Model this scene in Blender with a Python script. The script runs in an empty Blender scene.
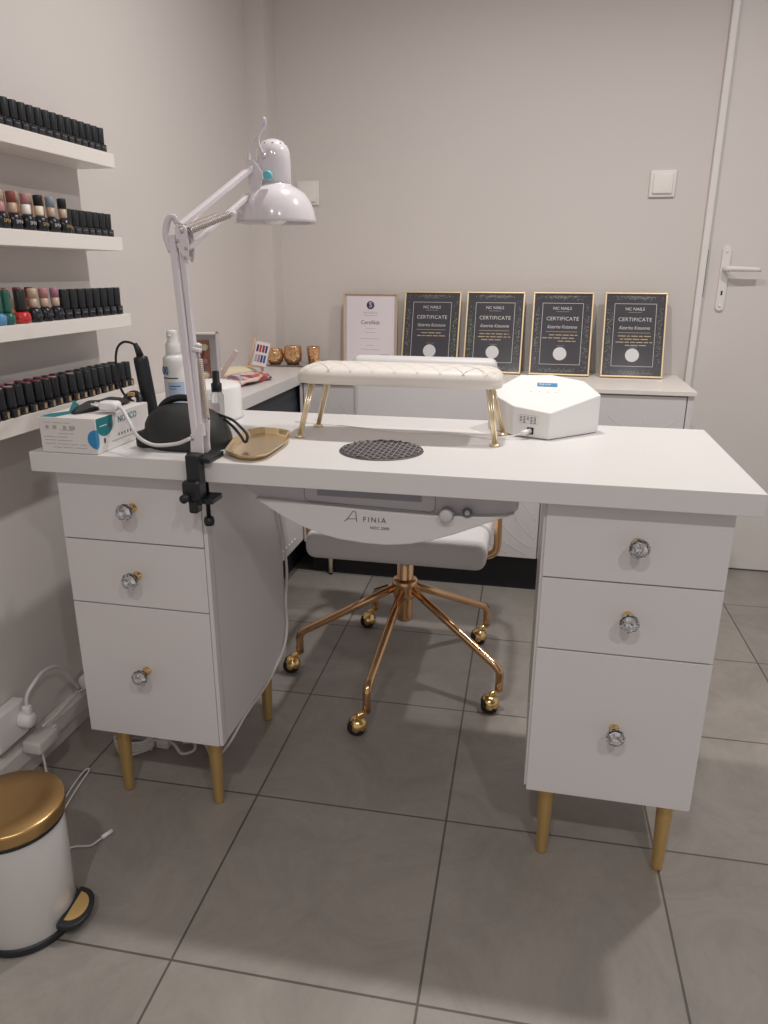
import bpy, bmesh, math, random
from mathutils import Vector, Matrix, Euler
random.seed(7)
PI = math.pi
COL = bpy.context.scene.collection
scn = bpy.context.scene

# ------------------------------------------------------------------ materials
def mat(name, col, rough=.5, metal=0., coat=0., emis=None, es=0., trans=0., ior=1.45, bump=0., bscale=50., var=0., vscale=8., alpha=1., spec=.5):
    m = bpy.data.materials.new(name); m.use_nodes = True
    nt = m.node_tree; b = nt.nodes['Principled BSDF']
    b.inputs['Base Color'].default_value = (*col, 1)
    b.inputs['Roughness'].default_value = rough
    b.inputs['Metallic'].default_value = metal
    b.inputs['Coat Weight'].default_value = coat
    b.inputs['Coat Roughness'].default_value = .08
    b.inputs['Transmission Weight'].default_value = trans
    b.inputs['IOR'].default_value = ior
    b.inputs['Specular IOR Level'].default_value = spec
    if emis:
        b.inputs['Emission Color'].default_value = (*emis, 1); b.inputs['Emission Strength'].default_value = es
    tc = nt.nodes.new('ShaderNodeTexCoord')
    n = nt.nodes.new('ShaderNodeTexNoise'); n.inputs['Scale'].default_value = vscale; n.inputs['Detail'].default_value = 5
    nt.links.new(tc.outputs['Object'], n.inputs['Vector'])
    v = var if var else .02
    mr = nt.nodes.new('ShaderNodeMapRange'); mr.inputs['To Min'].default_value = 1 - v; mr.inputs['To Max'].default_value = 1 + v
    nt.links.new(n.outputs['Fac'], mr.inputs['Value'])
    mx = nt.nodes.new('ShaderNodeVectorMath'); mx.operation = 'SCALE'; mx.inputs[0].default_value = col
    nt.links.new(mr.outputs['Result'], mx.inputs['Scale']); nt.links.new(mx.outputs['Vector'], b.inputs['Base Color'])
    if bump:
        n2 = nt.nodes.new('ShaderNodeTexNoise'); n2.inputs['Scale'].default_value = bscale; n2.inputs['Detail'].default_value = 4
        nt.links.new(tc.outputs['Object'], n2.inputs['Vector'])
        bp = nt.nodes.new('ShaderNodeBump'); bp.inputs['Strength'].default_value = bump; bp.inputs['Distance'].default_value = .002
        nt.links.new(n2.outputs['Fac'], bp.inputs['Height']); nt.links.new(bp.outputs['Normal'], b.inputs['Normal'])
    return m

M = {}
M['wall'] = mat('wall_paint', (.685, .638, .608), .62, bump=.12, bscale=90, var=.02, vscale=2)
M['ceil'] = mat('ceiling_paint', (.8, .78, .75), .8)
M['door'] = mat('door_paint', (.715, .665, .635), .4)
M['frame'] = mat('door_frame_paint', (.80, .76, .735), .35)
M['white'] = mat('white_laminate', (.70, .67, .67), .38)
M['whitetop'] = mat('white_worktop', (.70, .675, .665), .35)
M['whitegloss'] = mat('white_lacquer', (.60, .575, .56), .16, coat=.6)
M['lampwhite'] = mat('lamp_enamel', (.72, .665, .70), .2, coat=.7)
M['plastic'] = mat('white_plastic', (.82, .80, .785), .32)
M['ivory'] = mat('switch_plastic', (.84, .80, .76), .3)
M['trunk'] = mat('trunking_plastic', (.68, .63, .60), .35)
M['silver'] = mat('silver_grey_plastic', (.58, .56, .58), .4)
M['slot'] = mat('slot_grey', (.3, .3, .34), .4)
M['ring'] = mat('knob_ring', (.12, .13, .16), .3)
M['goldmat'] = mat('brushed_gold', (.74, .50, .21), .36, metal=.75)
M['gold'] = mat('polished_gold', (.86, .60, .27), .16, metal=1.)
M['rose'] = mat('copper_gold', (.72, .45, .25), .14, metal=1.)
M['palegold'] = mat('pale_gold', (.93, .82, .62), .30, metal=1.)
M['goldframe'] = mat('gold_frame', (.86, .67, .42), .32, metal=.8)
M['tray'] = mat('gold_tray', (.88, .70, .42), .2, metal=1.)
M['lid'] = mat('gold_bin_lid', (.58, .37, .16), .3, metal=1., bump=.05, bscale=200)
M['black'] = mat('black_plastic', (.016, .017, .02), .4)
M['rubber'] = mat('black_rubber', (.02, .02, .02), .6)
M['darkmesh'] = mat('dark_grille', (.115, .10, .10), .5, metal=.3)
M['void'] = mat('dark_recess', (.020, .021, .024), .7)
M['niche'] = mat('dark_niche_shade', (.058, .068, .082), .6)  # dark tone painting the shade inside the open counter niche
M['shelf'] = mat('shelf_laminate', (.83, .78, .735), .4)
M['chrome'] = mat('mirror_foil', (.9, .9, .92), .05, metal=1.)
M['blackfab'] = mat('black_neoprene', (.024, .025, .026), .55, bump=.3, bscale=400)
M['polish'] = mat('black_bottle', (.012, .013, .018), .22, coat=.3)
M['polishcap'] = mat('black_cap', (.016, .018, .022), .42)
M['goldtag'] = mat('gold_tag', (.62, .42, .2), .4, metal=.5)
M['greytag'] = mat('grey_tag', (.12, .125, .145), .4)
M['leather'] = mat('white_leather', (.70, .68, .68), .42, bump=.15, bscale=150)
M['cushion'] = mat('cream_leather', (.76, .705, .65), .45, bump=.1, bscale=200)
M['seam'] = mat('cushion_seam', (.72, .665, .61), .5)
M['cord'] = mat('white_cord', (.72, .69, .68), .4)
M['box'] = mat('white_card', (.74, .70, .68), .55)
M['teal'] = mat('teal_print', (.02, .20, .22), .5)
M['blueprint'] = mat('blue_print', (.03, .25, .50), .5)
M['greyprint'] = mat('grey_print', (.42, .40, .40), .5)
M['darkprint'] = mat('dark_print', (.10, .08, .10), .5)
M['bluelabel'] = mat('pale_blue_label', (.46, .56, .72), .5)
M['navy'] = mat('navy_print', (.03, .12, .32), .5)
M['paper'] = mat('white_paper', (.78, .72, .76), .3, coat=.4)
M['lilac'] = mat('lilac_margin', (.55, .48, .55), .3, coat=.4)
M['purple'] = mat('purple_print', (.07, .05, .14), .4)
M['slate'] = mat('slate_paper', (.052, .05, .062), .25, coat=.5)
M['silverprint'] = mat('silver_print', (.62, .60, .58), .35, metal=.3)
M['goldprint'] = mat('gold_print', (.55, .42, .26), .4, metal=.3)
M['fleck'] = mat('speckle_print', (.26, .25, .22), .4, metal=.3)
M['fleckg'] = mat('green_speckle_print', (.22, .34, .14), .4, metal=.3)
M['seal'] = mat('silver_seal', (.66, .65, .66), .35, metal=.3)
M['cream'] = mat('cream_wrapping', (.82, .72, .52), .5)
M['wood'] = mat('pale_wood', (.72, .47, .30), .5)
M['tan'] = mat('tan_cap', (.62, .47, .33), .4, var=.2, vscale=120)
M['red'] = mat('red_polish', (.55, .03, .03), .15, coat=.5)
M['green'] = mat('dark_green_polish', (.02, .12, .09), .15, coat=.5)
M['blue'] = mat('blue_polish', (.10, .28, .50), .15, coat=.5)
M['palepink'] = mat('pale_pink', (.80, .62, .58), .5)
M['pinkcap'] = mat('pink_cap', (.48, .23, .24), .35, var=.3, vscale=90)
M['mauvecap'] = mat('mauve_cap', (.42, .20, .27), .35)
M['beige'] = mat('beige_cap', (.50, .36, .27), .35, var=.25, vscale=120)
M['redcap'] = mat('brick_red_cap', (.25, .075, .06), .35, var=.3, vscale=90)
M['greycap'] = mat('grey_blue_cap', (.28, .33, .38), .35)
M['rosecap'] = mat('rose_cap_disc', (.26, .05, .07), .35)
M['amber'] = mat('amber_glass_bottle', (.34, .15, .08), .2, coat=.5)
M['tealknob'] = mat('teal_sticker', (.15, .52, .60), .35)
M['crystal'] = mat('cut_crystal', (.95, .97, 1.), .02, trans=1., ior=1.6)
M['bulb'] = mat('opal_bulb', (.88, .86, .84), .12, coat=.5)
M['clear'] = mat('clear_plastic', (.92, .94, .96), .08, trans=.85, ior=1.4)
M['coral'] = mat('coral_print', (.72, .22, .14), .4, var=.5, vscale=60)
M['spring'] = mat('spring_metal', (.62, .55, .54), .35, metal=.6)
M['springb'] = mat('beige_spring', (.62, .53, .45), .4, metal=.3)
M['spark'] = mat('pearl_stud', (.95, .93, .9), .15, coat=1)
M['emit'] = mat('lamp_glow', (1, 1, 1), .5, emis=(1, .93, .86), es=12)
M['tube'] = mat('dark_glass_insert', (.16, .12, .11), .15, coat=1)

def mercury():
    m = mat('mercury_glass', (.80, .46, .22), .22, metal=.85)
    nt = m.node_tree; b = nt.nodes['Principled BSDF']
    tc = nt.nodes.new('ShaderNodeTexCoord'); v = nt.nodes.new('ShaderNodeTexVoronoi'); v.inputs['Scale'].default_value = 150
    nt.links.new(tc.outputs['Object'], v.inputs['Vector'])
    cr = nt.nodes.new('ShaderNodeValToRGB')
    cr.color_ramp.elements[0].color = (.95, .70, .42, 1); cr.color_ramp.elements[1].color = (.66, .36, .18, 1)
    cr.color_ramp.elements[0].position = .1; cr.color_ramp.elements[1].position = .7
    nt.links.new(v.outputs['Distance'], cr.inputs['Fac']); nt.links.new(cr.outputs['Color'], b.inputs['Base Color'])
    bp = nt.nodes.new('ShaderNodeBump'); bp.inputs['Strength'].default_value = .25; bp.inputs['Distance'].default_value = .002
    nt.links.new(v.outputs['Distance'], bp.inputs['Height']); nt.links.new(bp.outputs['Normal'], b.inputs['Normal'])
    return m
M['mercury'] = mercury()

def fabricmix():
    m = mat('patterned_fabric', (.6, .3, .3), .7)
    nt = m.node_tree; b = nt.nodes['Principled BSDF']
    tc = nt.nodes.new('ShaderNodeTexCoord'); v = nt.nodes.new('ShaderNodeTexVoronoi'); v.inputs['Scale'].default_value = 48
    nt.links.new(tc.outputs['Object'], v.inputs['Vector'])
    cr = nt.nodes.new('ShaderNodeValToRGB'); cr.color_ramp.interpolation = 'CONSTANT'
    cols = [(0, (.55, .12, .10)), (.2, (.72, .60, .55)), (.42, (.22, .10, .16)), (.6, (.78, .45, .38)), (.75, (.30, .42, .52)), (.88, (.60, .25, .22))]
    el = cr.color_ramp.elements
    el[0].position = 0; el[0].color = (*cols[0][1], 1); el[1].position = cols[1][0]; el[1].color = (*cols[1][1], 1)
    for p_, c_ in cols[2:]:
        e = el.new(p_); e.color = (*c_, 1)
    sp = nt.nodes.new('ShaderNodeSeparateColor'); nt.links.new(v.outputs['Color'], sp.inputs['Color'])
    nt.links.new(sp.outputs[0], cr.inputs['Fac']); nt.links.new(cr.outputs['Color'], b.inputs['Base Color'])
    return m
M['fabric'] = fabricmix()

def tilemat():
    m = bpy.data.materials.new('floor_tiles'); m.use_nodes = True
    nt = m.node_tree; b = nt.nodes['Principled BSDF']
    S = .4039; a = .0187; tx, ty = -.5223, .8235
    tc = nt.nodes.new('ShaderNodeTexCoord'); mp = nt.nodes.new('ShaderNodeMapping')
    c, s = math.cos(-a), math.sin(-a)
    mp.inputs['Rotation'].default_value = (0, 0, -a)
    mp.inputs['Location'].default_value = (-(c*tx - s*ty) + 20*S, -(s*tx + c*ty) + 20*S, 0)
    nt.links.new(tc.outputs['Object'], mp.inputs['Vector'])
    br = nt.nodes.new('ShaderNodeTexBrick'); br.offset = 0; br.squash = 1
    br.inputs['Scale'].default_value = 1; br.inputs['Brick Width'].default_value = S; br.inputs['Row Height'].default_value = S
    br.inputs['Mortar Size'].default_value = .0022; br.inputs['Mortar Smooth'].default_value = .1; br.inputs['Bias'].default_value = 0
    br.inputs['Color1'].default_value = (.272, .247, .223, 1); br.inputs['Color2'].default_value = (.300, .272, .245, 1)
    br.inputs['Mortar'].default_value = (.10, .085, .074, 1)
    nt.links.new(mp.outputs['Vector'], br.inputs['Vector'])
    n = nt.nodes.new('ShaderNodeTexNoise'); n.inputs['Scale'].default_value = 5; n.inputs['Detail'].default_value = 12; n.inputs['Roughness'].default_value = .78; n.inputs['Distortion'].default_value = .8
    nt.links.new(tc.outputs['Object'], n.inputs['Vector'])
    mr = nt.nodes.new('ShaderNodeMapRange'); mr.inputs['From Min'].default_value = .3; mr.inputs['From Max'].default_value = .7
    mr.inputs['To Min'].default_value = .80; mr.inputs['To Max'].default_value = 1.20
    nt.links.new(n.outputs['Fac'], mr.inputs['Value'])
    mx = nt.nodes.new('ShaderNodeVectorMath'); mx.operation = 'SCALE'
    nt.links.new(br.outputs['Color'], mx.inputs[0]); nt.links.new(mr.outputs['Result'], mx.inputs['Scale'])
    nt.links.new(mx.outputs['Vector'], b.inputs['Base Color'])
    b.inputs['Roughness'].default_value = .42
    bp = nt.nodes.new('ShaderNodeBump'); bp.inputs['Strength'].default_value = .4; bp.inputs['Distance'].default_value = .002; bp.invert = True
    nt.links.new(br.outputs['Fac'], bp.inputs['Height']); nt.links.new(bp.outputs['Normal'], b.inputs['Normal'])
    return m
M['tile'] = tilemat()

# ------------------------------------------------------------------ mesh building
def crom(pts, n=6, closed=False):
    P = [Vector(p) for p in pts]; out = []
    N = len(P)
    rng = range(N) if closed else range(N-1)
    for i in rng:
        p0 = P[(i-1) % N] if (closed or i > 0) else P[0]*2-P[1]
        p1 = P[i]; p2 = P[(i+1) % N]
        p3 = P[(i+2) % N] if (closed or i+2 < N) else P[-1]*2-P[-2]
        for k in range(n):
            t = k/n
            out.append(.5*((2*p1)+(-p0+p2)*t+(2*p0-5*p1+4*p2-p3)*t*t+(-p0+3*p1-3*p2+p3)*t*t*t))
    if not closed: out.append(P[-1])
    return out

class MB:
    def __init__(s): s.bm = bmesh.new(); s.mats = []
    def mi(s, m):
        if m not in s.mats: s.mats.append(m)
        return s.mats.index(m)
    def _merge(s, b, m, smooth):
        i = s.mi(m)
        for f in b.faces: f.material_index = i; f.smooth = smooth
        me = bpy.data.meshes.new('tmp'); b.to_mesh(me); b.free(); s.bm.from_mesh(me); bpy.data.meshes.remove(me)
        return s
    def box(s, c0, c1, m, bev=0., seg=2, X=None, smooth=False):
        b = bmesh.new(); bmesh.ops.create_cube(b, size=1)
        c0, c1 = Vector(c0), Vector(c1); d = c1-c0; c = (c0+c1)/2
        for v in b.verts: v.co = Vector((v.co.x*d.x, v.co.y*d.y, v.co.z*d.z))+c
        if bev: bmesh.ops.bevel(b, geom=b.edges[:], offset=bev, segments=seg, profile=.5, affect='EDGES')
        if X is not None: b.transform(X)
        return s._merge(b, m, smooth or bev > 0 and seg > 2)
    def prism(s, poly, z0, z1, m, bev=0., X=None, seg=2, smooth=False, top=None):
        # poly in xy, extruded along z; top: optional function (x,y)->z
        b = bmesh.new(); lo = [b.verts.new((x, y, z0)) for x, y in poly]
        hi = [b.verts.new((x, y, top(x, y) if top else z1)) for x, y in poly]
        n = len(poly)
        b.faces.new(lo[::-1]); b.faces.new(hi)
        for i in range(n): b.faces.new((lo[i], lo[(i+1) % n], hi[(i+1) % n], hi[i]))
        bmesh.ops.recalc_face_normals(b, faces=b.faces[:])
        if bev: bmesh.ops.bevel(b, geom=b.edges[:], offset=bev, segments=seg, profile=.5, affect='EDGES')
        if X is not None: b.transform(X)
        return s._merge(b, m, smooth)
    def lathe(s, prof, m, c=(0, 0, 0), seg=24, X=None, smooth=True, sx=1., sy=1.):
        b = bmesh.new(); rings = []
        for r, z in prof:
            if r < 1e-6: rings.append([b.verts.new((0, 0, z))])
            else: rings.append([b.verts.new((r*sx*math.cos(2*PI*k/seg), r*sy*math.sin(2*PI*k/seg), z)) for k in range(seg)])
        for a, d in zip(rings, rings[1:]):
            if len(a) == 1 and len(d) == 1: continue
            for k in range(seg):
                k2 = (k+1) % seg
                if len(a) == 1: b.faces.new((a[0], d[k], d[k2]))
                elif len(d) == 1: b.faces.new((a[k], a[k2], d[0]))
                else: b.faces.new((a[k], a[k2], d[k2], d[k]))
        bmesh.ops.recalc_face_normals(b, faces=b.faces[:])
        if X is not None: b.transform(X)
        b.transform(Matrix.Translation(Vector(c)))
        return s._merge(b, m, smooth)
    def tube(s, pts, r, m, seg=8, closed=False, smooth=True, rfun=None, flat=None):
        P = [Vector(p) for p in pts]; n = len(P); b = bmesh.new(); rings = []
        def tan(i):
            if closed: return (P[(i+1) % n]-P[(i-1) % n]).normalized()
            return (P[min(i+1, n-1)]-P[max(i-1, 0)]).normalized()
        t = tan(0); u = t.orthogonal().normalized()
        for i in range(n):
            t = tan(i); u = (u-t*u.dot(t)).normalized(); w = t.cross(u)
            rr = rfun(i/(n-1)) if rfun else r
            rings.append([b.verts.new(P[i]+u*rr*math.cos(2*PI*k/seg)+w*rr*math.sin(2*PI*k/seg)*(flat or 1)) for k in range(seg)])
        for i in range(n if closed else n-1):
            a, d = rings[i], rings[(i+1) % n]
            off = 0
            if closed and i == n-1:
                off = min(range(seg), key=lambda o: sum((a[k].co-d[(k+o) % seg].co).length for k in range(seg)))
            for k in range(seg): b.faces.new((a[k], a[(k+1) % seg], d[(k+1+off) % seg], d[(k+off) % seg]))
        if not closed: b.faces.new(rings[0][::-1]); b.faces.new(rings[-1])
        bmesh.ops.recalc_face_normals(b, faces=b.faces[:])
        return s._merge(b, m, smooth)
    def text(s, body, size, m, X, shear=0., align='CENTER', depth=.0002, spacing=1., sx=1.):
        cu = bpy.data.curves.new('t', 'FONT'); cu.body = body; cu.size = size; cu.align_x = align; cu.align_y = 'CENTER'
        cu.extrude = depth; cu.shear = shear; cu.space_character = spacing; cu.resolution_u = 3
        o = bpy.data.objects.new('t', cu); COL.objects.link(o)
        dg = bpy.context.evaluated_depsgraph_get(); dg.update()
        me = bpy.data.meshes.new_from_object(o.evaluated_get(dg))
        bpy.data.objects.remove(o); bpy.data.curves.remove(cu)
        me.transform(Matrix.Diagonal((sx, 1, 1, 1))); me.transform(X)
        b = bmesh.new(); b.from_mesh(me); bpy.data.meshes.remove(me)
        return s._merge(b, m, False)
    def poly(s, pts, m, smooth=False):
        b = bmesh.new(); b.faces.new([b.verts.new(p) for p in pts]); return s._merge(b, m, smooth)
    def build(s, name, parent=None, local=False):
        me = bpy.data.meshes.new(name); s.bm.to_mesh(me); s.bm.free()
        for m in s.mats: me.materials.append(M[m])
        o = bpy.data.objects.new(name, me); COL.objects.link(o)
        if parent:
            o.parent = parent
            if not local:
                p, off = parent, Vector((0, 0, 0))
                while p: off += p.location; p = p.parent
                me.transform(Matrix.Translation(-off))
        return o

def struct(o): o['kind'] = 'structure'; return o
def tag(o, label, cat, group=None):
    o['label'] = label; o['category'] = cat
    if group: o['group'] = group
    return o
def thing(name, loc, label, cat, group=None, rot=(0, 0, 0)):
    o = bpy.data.objects.new(name, None); COL.objects.link(o); o.empty_display_size = .05
    o.location = loc; o.rotation_euler = rot
    return tag(o, label, cat, group)
def copy_tree(o, parent=None):
    c = o.copy(); COL.objects.link(c); c.parent = parent
    for ch in list(o.children): copy_tree(ch, c)
    return c
FX = Matrix.Rotation(PI/2, 4, 'X')        # text/prism plane xy -> xz facing -Y
def XZ(x, y, z): return Matrix.Translation((x, y, z)) @ FX

H = .76; XW = -1.05; YB = 2.79; CZ = 2.28

# ------------------------------------------------------------------ room
struct(MB().box((-1.15, -1.6, -.05), (1.75, 2.95, 0), 'tile').build('floor'))
struct(MB().box((-1.15, -1.6, CZ), (1.75, 2.95, CZ+.05), 'ceil').build('ceiling'))
struct(MB().box((XW-.1, -1.6, 0), (XW, YB+.1, CZ), 'wall').build('wall_left'))
struct(MB().box((XW, YB, 0), (.515, YB+.1, CZ), 'wall').box((.515, YB, 1.95), (1.30, YB+.1, CZ), 'wall').box((1.30, YB, 0), (1.75, YB+.1, CZ), 'wall').build('wall_back'))
struct(MB().box((XW-.01, 2.69, 0), (-.978, YB+.01, CZ), 'wall').build('trim_1'))
# door frame and door
mb = MB()
mb.box((.500, YB-.018, 0), (.521, YB, 1.99), 'frame', bev=.003)
mb.box((1.27, YB-.016, 0), (1.313, YB, 1.99), 'frame', bev=.003)
mb.box((.521, YB-.018, 1.955), (1.27, YB, 1.99), 'frame', bev=.003)
struct(mb.build('trim_2'))
dr = MB().box((.5225, YB+.004, .006), (1.268, YB+.044, 1.945), 'door', bev=.001).build('door_1'); struct(dr)
mb = MB()
pp = []
for k in range(13): pp.append((.014*math.cos(PI*k/12), .091+.014*math.sin(PI*k/12)))
for k in range(13): pp.append((-.014*math.cos(PI*k/12), -.091-.014*math.sin(PI*k/12)))
mb.prism(pp, 0, .008, 'frame', bev=.002, X=XZ(.583, YB+.004, 1.045))
mb.lathe([(0, 0), (.009, 0), (.009, .022), (0, .022)], 'frame', X=XZ(.583, YB-.004, 1.076), seg=16)
mb.tube(crom([(.583, YB-.024, 1.076), (.600, YB-.036, 1.077), (.63, YB-.037, 1.076), (.688, YB-.034, 1.074)], 5), .009, 'frame', seg=12, rfun=lambda t: .0105-.0035*t)
mb.lathe([(0, 0), (.005, 0), (.004, .002), (0, .002)], 'ivory', X=XZ(.583, YB-.004, 1.132), seg=12)
mb.lathe([(0, 0), (.005, 0), (.004, .002), (0, .002)], 'ivory', X=XZ(.583, YB-.004, .957), seg=12)
mb.box((.5803, YB-.0052, .992), (.5857, YB-.0038, 1.006), 'black')
hd = mb.build('door_handle', dr)
MB().box((.5212, YB-.010, .985), (.5235, YB+.005, 1.137), 'void').build('latch_gap', dr)

def switch(x, z, label):
    t = thing('light_switch', (x, YB, z), label, 'switch')
    MB().box((-.041, -.009, -.041), (.041, 0, .041), 'ivory', bev=.003, seg=3).build('switch_plate', t, True)
    MB().box((-.031, -.0145, -.031), (.031, -.008, .031), 'ivory', bev=.0025, seg=3, X=Matrix.Rotation(-.04, 4, 'X')).build('rocker', t, True)
    return t
switch(.354, 1.343, 'white square light switch on the back wall left of the door')
switch(-.868, 1.333, 'white square light switch on the back wall behind the desk lamp shade')

# ceiling spots (the room's light fittings)
for i, (x, y) in enumerate([(-.19, -.53), (.69, -.53), (-.19, 1.63), (.69, 1.63)]):
    t = thing('ceiling_spotlight', (x, y, CZ), 'small round recessed ceiling spotlight ' + ['in front of the desk on the left', 'in front of the desk on the right', 'behind the desk on the left', 'behind the desk on the right'][i], 'ceiling light', 'recessed ceiling spotlights')
    MB().lathe([(.042, 0), (.042, -.004), (.034, -.006), (.032, 0)], 'plastic').build('trim_ring', t, True)
    MB().lathe([(0, -.002), (.032, -.002), (.032, 0)], 'emit').build('diffuser', t, True)
    l = bpy.data.lights.new('spot_light', 'AREA'); l.shape = 'DISK'; l.size = .07
    l.energy = 9.8 if y > 0 else 9.0
    l.color = (1, .965, .94); l.spread = 2.7
    lo = bpy.data.objects.new('spot_light', l); COL.objects.link(lo); lo.location = (x, y, CZ-.012)

# ------------------------------------------------------------------ desk
desk = thing('manicure_desk', (-.27, 1.35, 0), 'white manicure desk with two drawer pedestals, crystal knobs and gold tapered legs', 'desk')
mb = MB().box((-.8740, 1.1143, .7245), (.3350, 1.585, H), 'whitetop', bev=.0012, seg=2)
mb.build('desktop', desk)
def leg(x, y, par):
    dx = .0
    MB().lathe([(0, 0), (.0095, 0), (.0105, .004), (.0155, .168), (.0155, .176), (0, .176)], 'goldmat', c=(x, y, 0), seg=20).build('leg', par)
def knob(x, z, par):
    mb = MB()
    R = XZ(x, 1.1445, z)
    mb.lathe([(0, 0), (.0085, 0), (.0085, .0015), (.0045, .004), (.0045, .010), (.0085, .015), (.0095, .0185), (.008, .02), (0, .02)], 'gold', X=R, seg=16)
    # faceted crystal, with mirror foil added inside to make it look silvery
    mb.lathe([(0, .0200), (.0085, .0200), (.0150, .0235), (.0115, .0215), (0, .0225)], 'chrome', X=R, seg=10, smooth=False)
    mb.lathe([(0, .0226), (.0100, .0232), (.0155, .0275), (.0163, .0300), (.0140, .0350), (.0090, .0392), (0, .0405)], 'crystal', X=R @ Matrix.Rotation(.3, 4, 'Z'), seg=10, smooth=False)
    mb.lathe([(0, .0255), (.0075, .0245), (.0095, .0270), (.0060, .0310), (0, .0280)], 'chrome', X=R @ Matrix.Rotation(.7, 4, 'Z'), seg=6, smooth=False)
    return mb.build('knob', par)
def pedestal(x0, x1, strip, knobs):
    c = MB()
    c.box((x0+(.0 if not strip else .0), 1.163, .1765), (x0+.014, 1.525, .7253), 'white')
    c.box((x1-.014, 1.163, .1765), (x1, 1.525, .7253), 'white')
    if strip == 'r': c.box((x1-.0075, 1.1465, .175), (x1, 1.164, .7253), 'white')
    if strip == 'l': c.box((x0, 1.150, .180), (x0+.005, 1.164, .7253), 'white')
    c.box((x0+.014, 1.163, .1765), (x1-.014, 1.525, .190), 'white')
    c.box((x0+.014, 1.512, .190), (x1-.014, 1.525, .7253), 'white')
    c.box((x0+.014, 1.164, .19), (x1-.014, 1.18, .7253), 'void')
    c.build('pedestal_body', desk)
    a = x0 if strip == 'r' else x0+.004
    b = x1-.0085 if strip == 'r' else x1
    for (z0, z1), (kx, kz) in zip([(.5915, .7235), (.4620, .5890), (.1729, .4595)], knobs):
        d = MB().box((a, 1.145, z0), (b, 1.162, z1), 'white', bev=.0008, seg=1).build('drawer', desk)
        knob(kx, kz, d)
pedestal(-.8483, -.5605, 'r', [(-.7013, .6585), (-.7060, .5260), (-.7075, .326)])
pedestal(.0215, .3055, 'l', [(.1675, .6610), (.1655, .534), (.1650, .322)])
for x, y in [(-.809, 1.193), (-.602, 1.193), (-.6072, 1.500), (-.817, 1.500), (.064, 1.195), (.2763, 1.195), (.064, 1.475), (.2763, 1.475)]: leg(x, y, desk)
# dust collector under the top
prof = [(-.494, .7253), (-.4915, .7146), (-.45, .689), (-.4116, .6667), (-.3819, .6530), (-.345, .6405), (-.3119, .6335), (-.27, .6300), (-.2342, .6295), (-.195, .6340), (-.1587, .6432), (-.12, .6570), (-.0782, .6755), (-.0241, .6990), (-.0200, .7030), (-.0180, .7253)]
Q = lambda x, z: (x*1.0265, 1.0648-(1.0648-z)*1.0265) if z < .7252 else (x*1.0265, z)
prof = [Q(*p) for p in prof]
mb = MB().prism([(x, z) for x, z in prof], 0, .287, 'silver', bev=.0025, X=XZ(0, 1.46, 0))
lens = [Q(-.462, .6965)] + prof[3:-2] + [Q(-.035, .6960), Q(-.08, .6905), Q(-.16, .6870), Q(-.25, .6885), Q(-.34, .6925), Q(-.42, .6960)]
mb.prism(lens, 0, .30, 'white', bev=.0022, X=XZ(0, 1.46, 0))  # lens whiter than body; overhang shade on the upper band partly in the colour
dc = mb.build('dust_collector', desk)
mb = MB()
rr = [(-.3865, .7245), (-.3865, .692), (-.384, .687), (-.378, .6845), (-.166, .6790), (-.160, .681), (-.1575, .686), (-.1575, .7245)]
mb.tube([(x, 1.1727, z) for x, z in rr], .0007, 'slot', seg=6)
mb.box((-.363, 1.1715, .6960), (-.181, 1.1735, .7135), 'slot')
mb.build('filter_drawer', dc)
mb = MB()
mb.lathe([(0, 0), (.0125, 0), (.0125, .004), (.0115, .006), (0, .006)], 'slot', X=XZ(-.1360, 1.160, .682), seg=28)
mb.lathe([(0, 0), (.0112, 0), (.0108, .0115), (.0095, .0130), (0, .0130)], 'silver', X=XZ(-.1360, 1.158, .682), seg=28)
mb.build('speed_knob', dc)
MB().lathe([(0, 0), (.0085, 0), (.008, .003), (.0055, .003), (.0055, .002), (0, .002)], 'ring', X=XZ(-.1020, 1.160, .687), seg=24).lathe([(0, 0), (.005, 0), (.0045, .0035), (0, .0035)], 'silver', X=XZ(-.1020, 1.160, .687), seg=20).build('power_button', dc)
mb = MB()
mb.tube([(x-.0085, 1.1596, z-.0085) for x, z in [(-.3030, .6650), (-.2975, .6700), (-.2885, .6835), (-.2850, .6850), (-.2830, .6825), (-.2815, .6660)]], .0006, 'darkprint', seg=5)
mb.tube([(-.3080, 1.1596, .6610), (-.2895, 1.1596, .6625)], .0005, 'darkprint', seg=5)
mb.text('FINIA', .0128, 'darkprint', XZ(-.2590, 1.1596, .6620), spacing=1.35, sx=1.02)
mb.text('NDC 2000', .0068, 'darkprint', XZ(-.2500, 1.1596, .6480), sx=1.1)
mb.build('lettering', dc)
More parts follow.
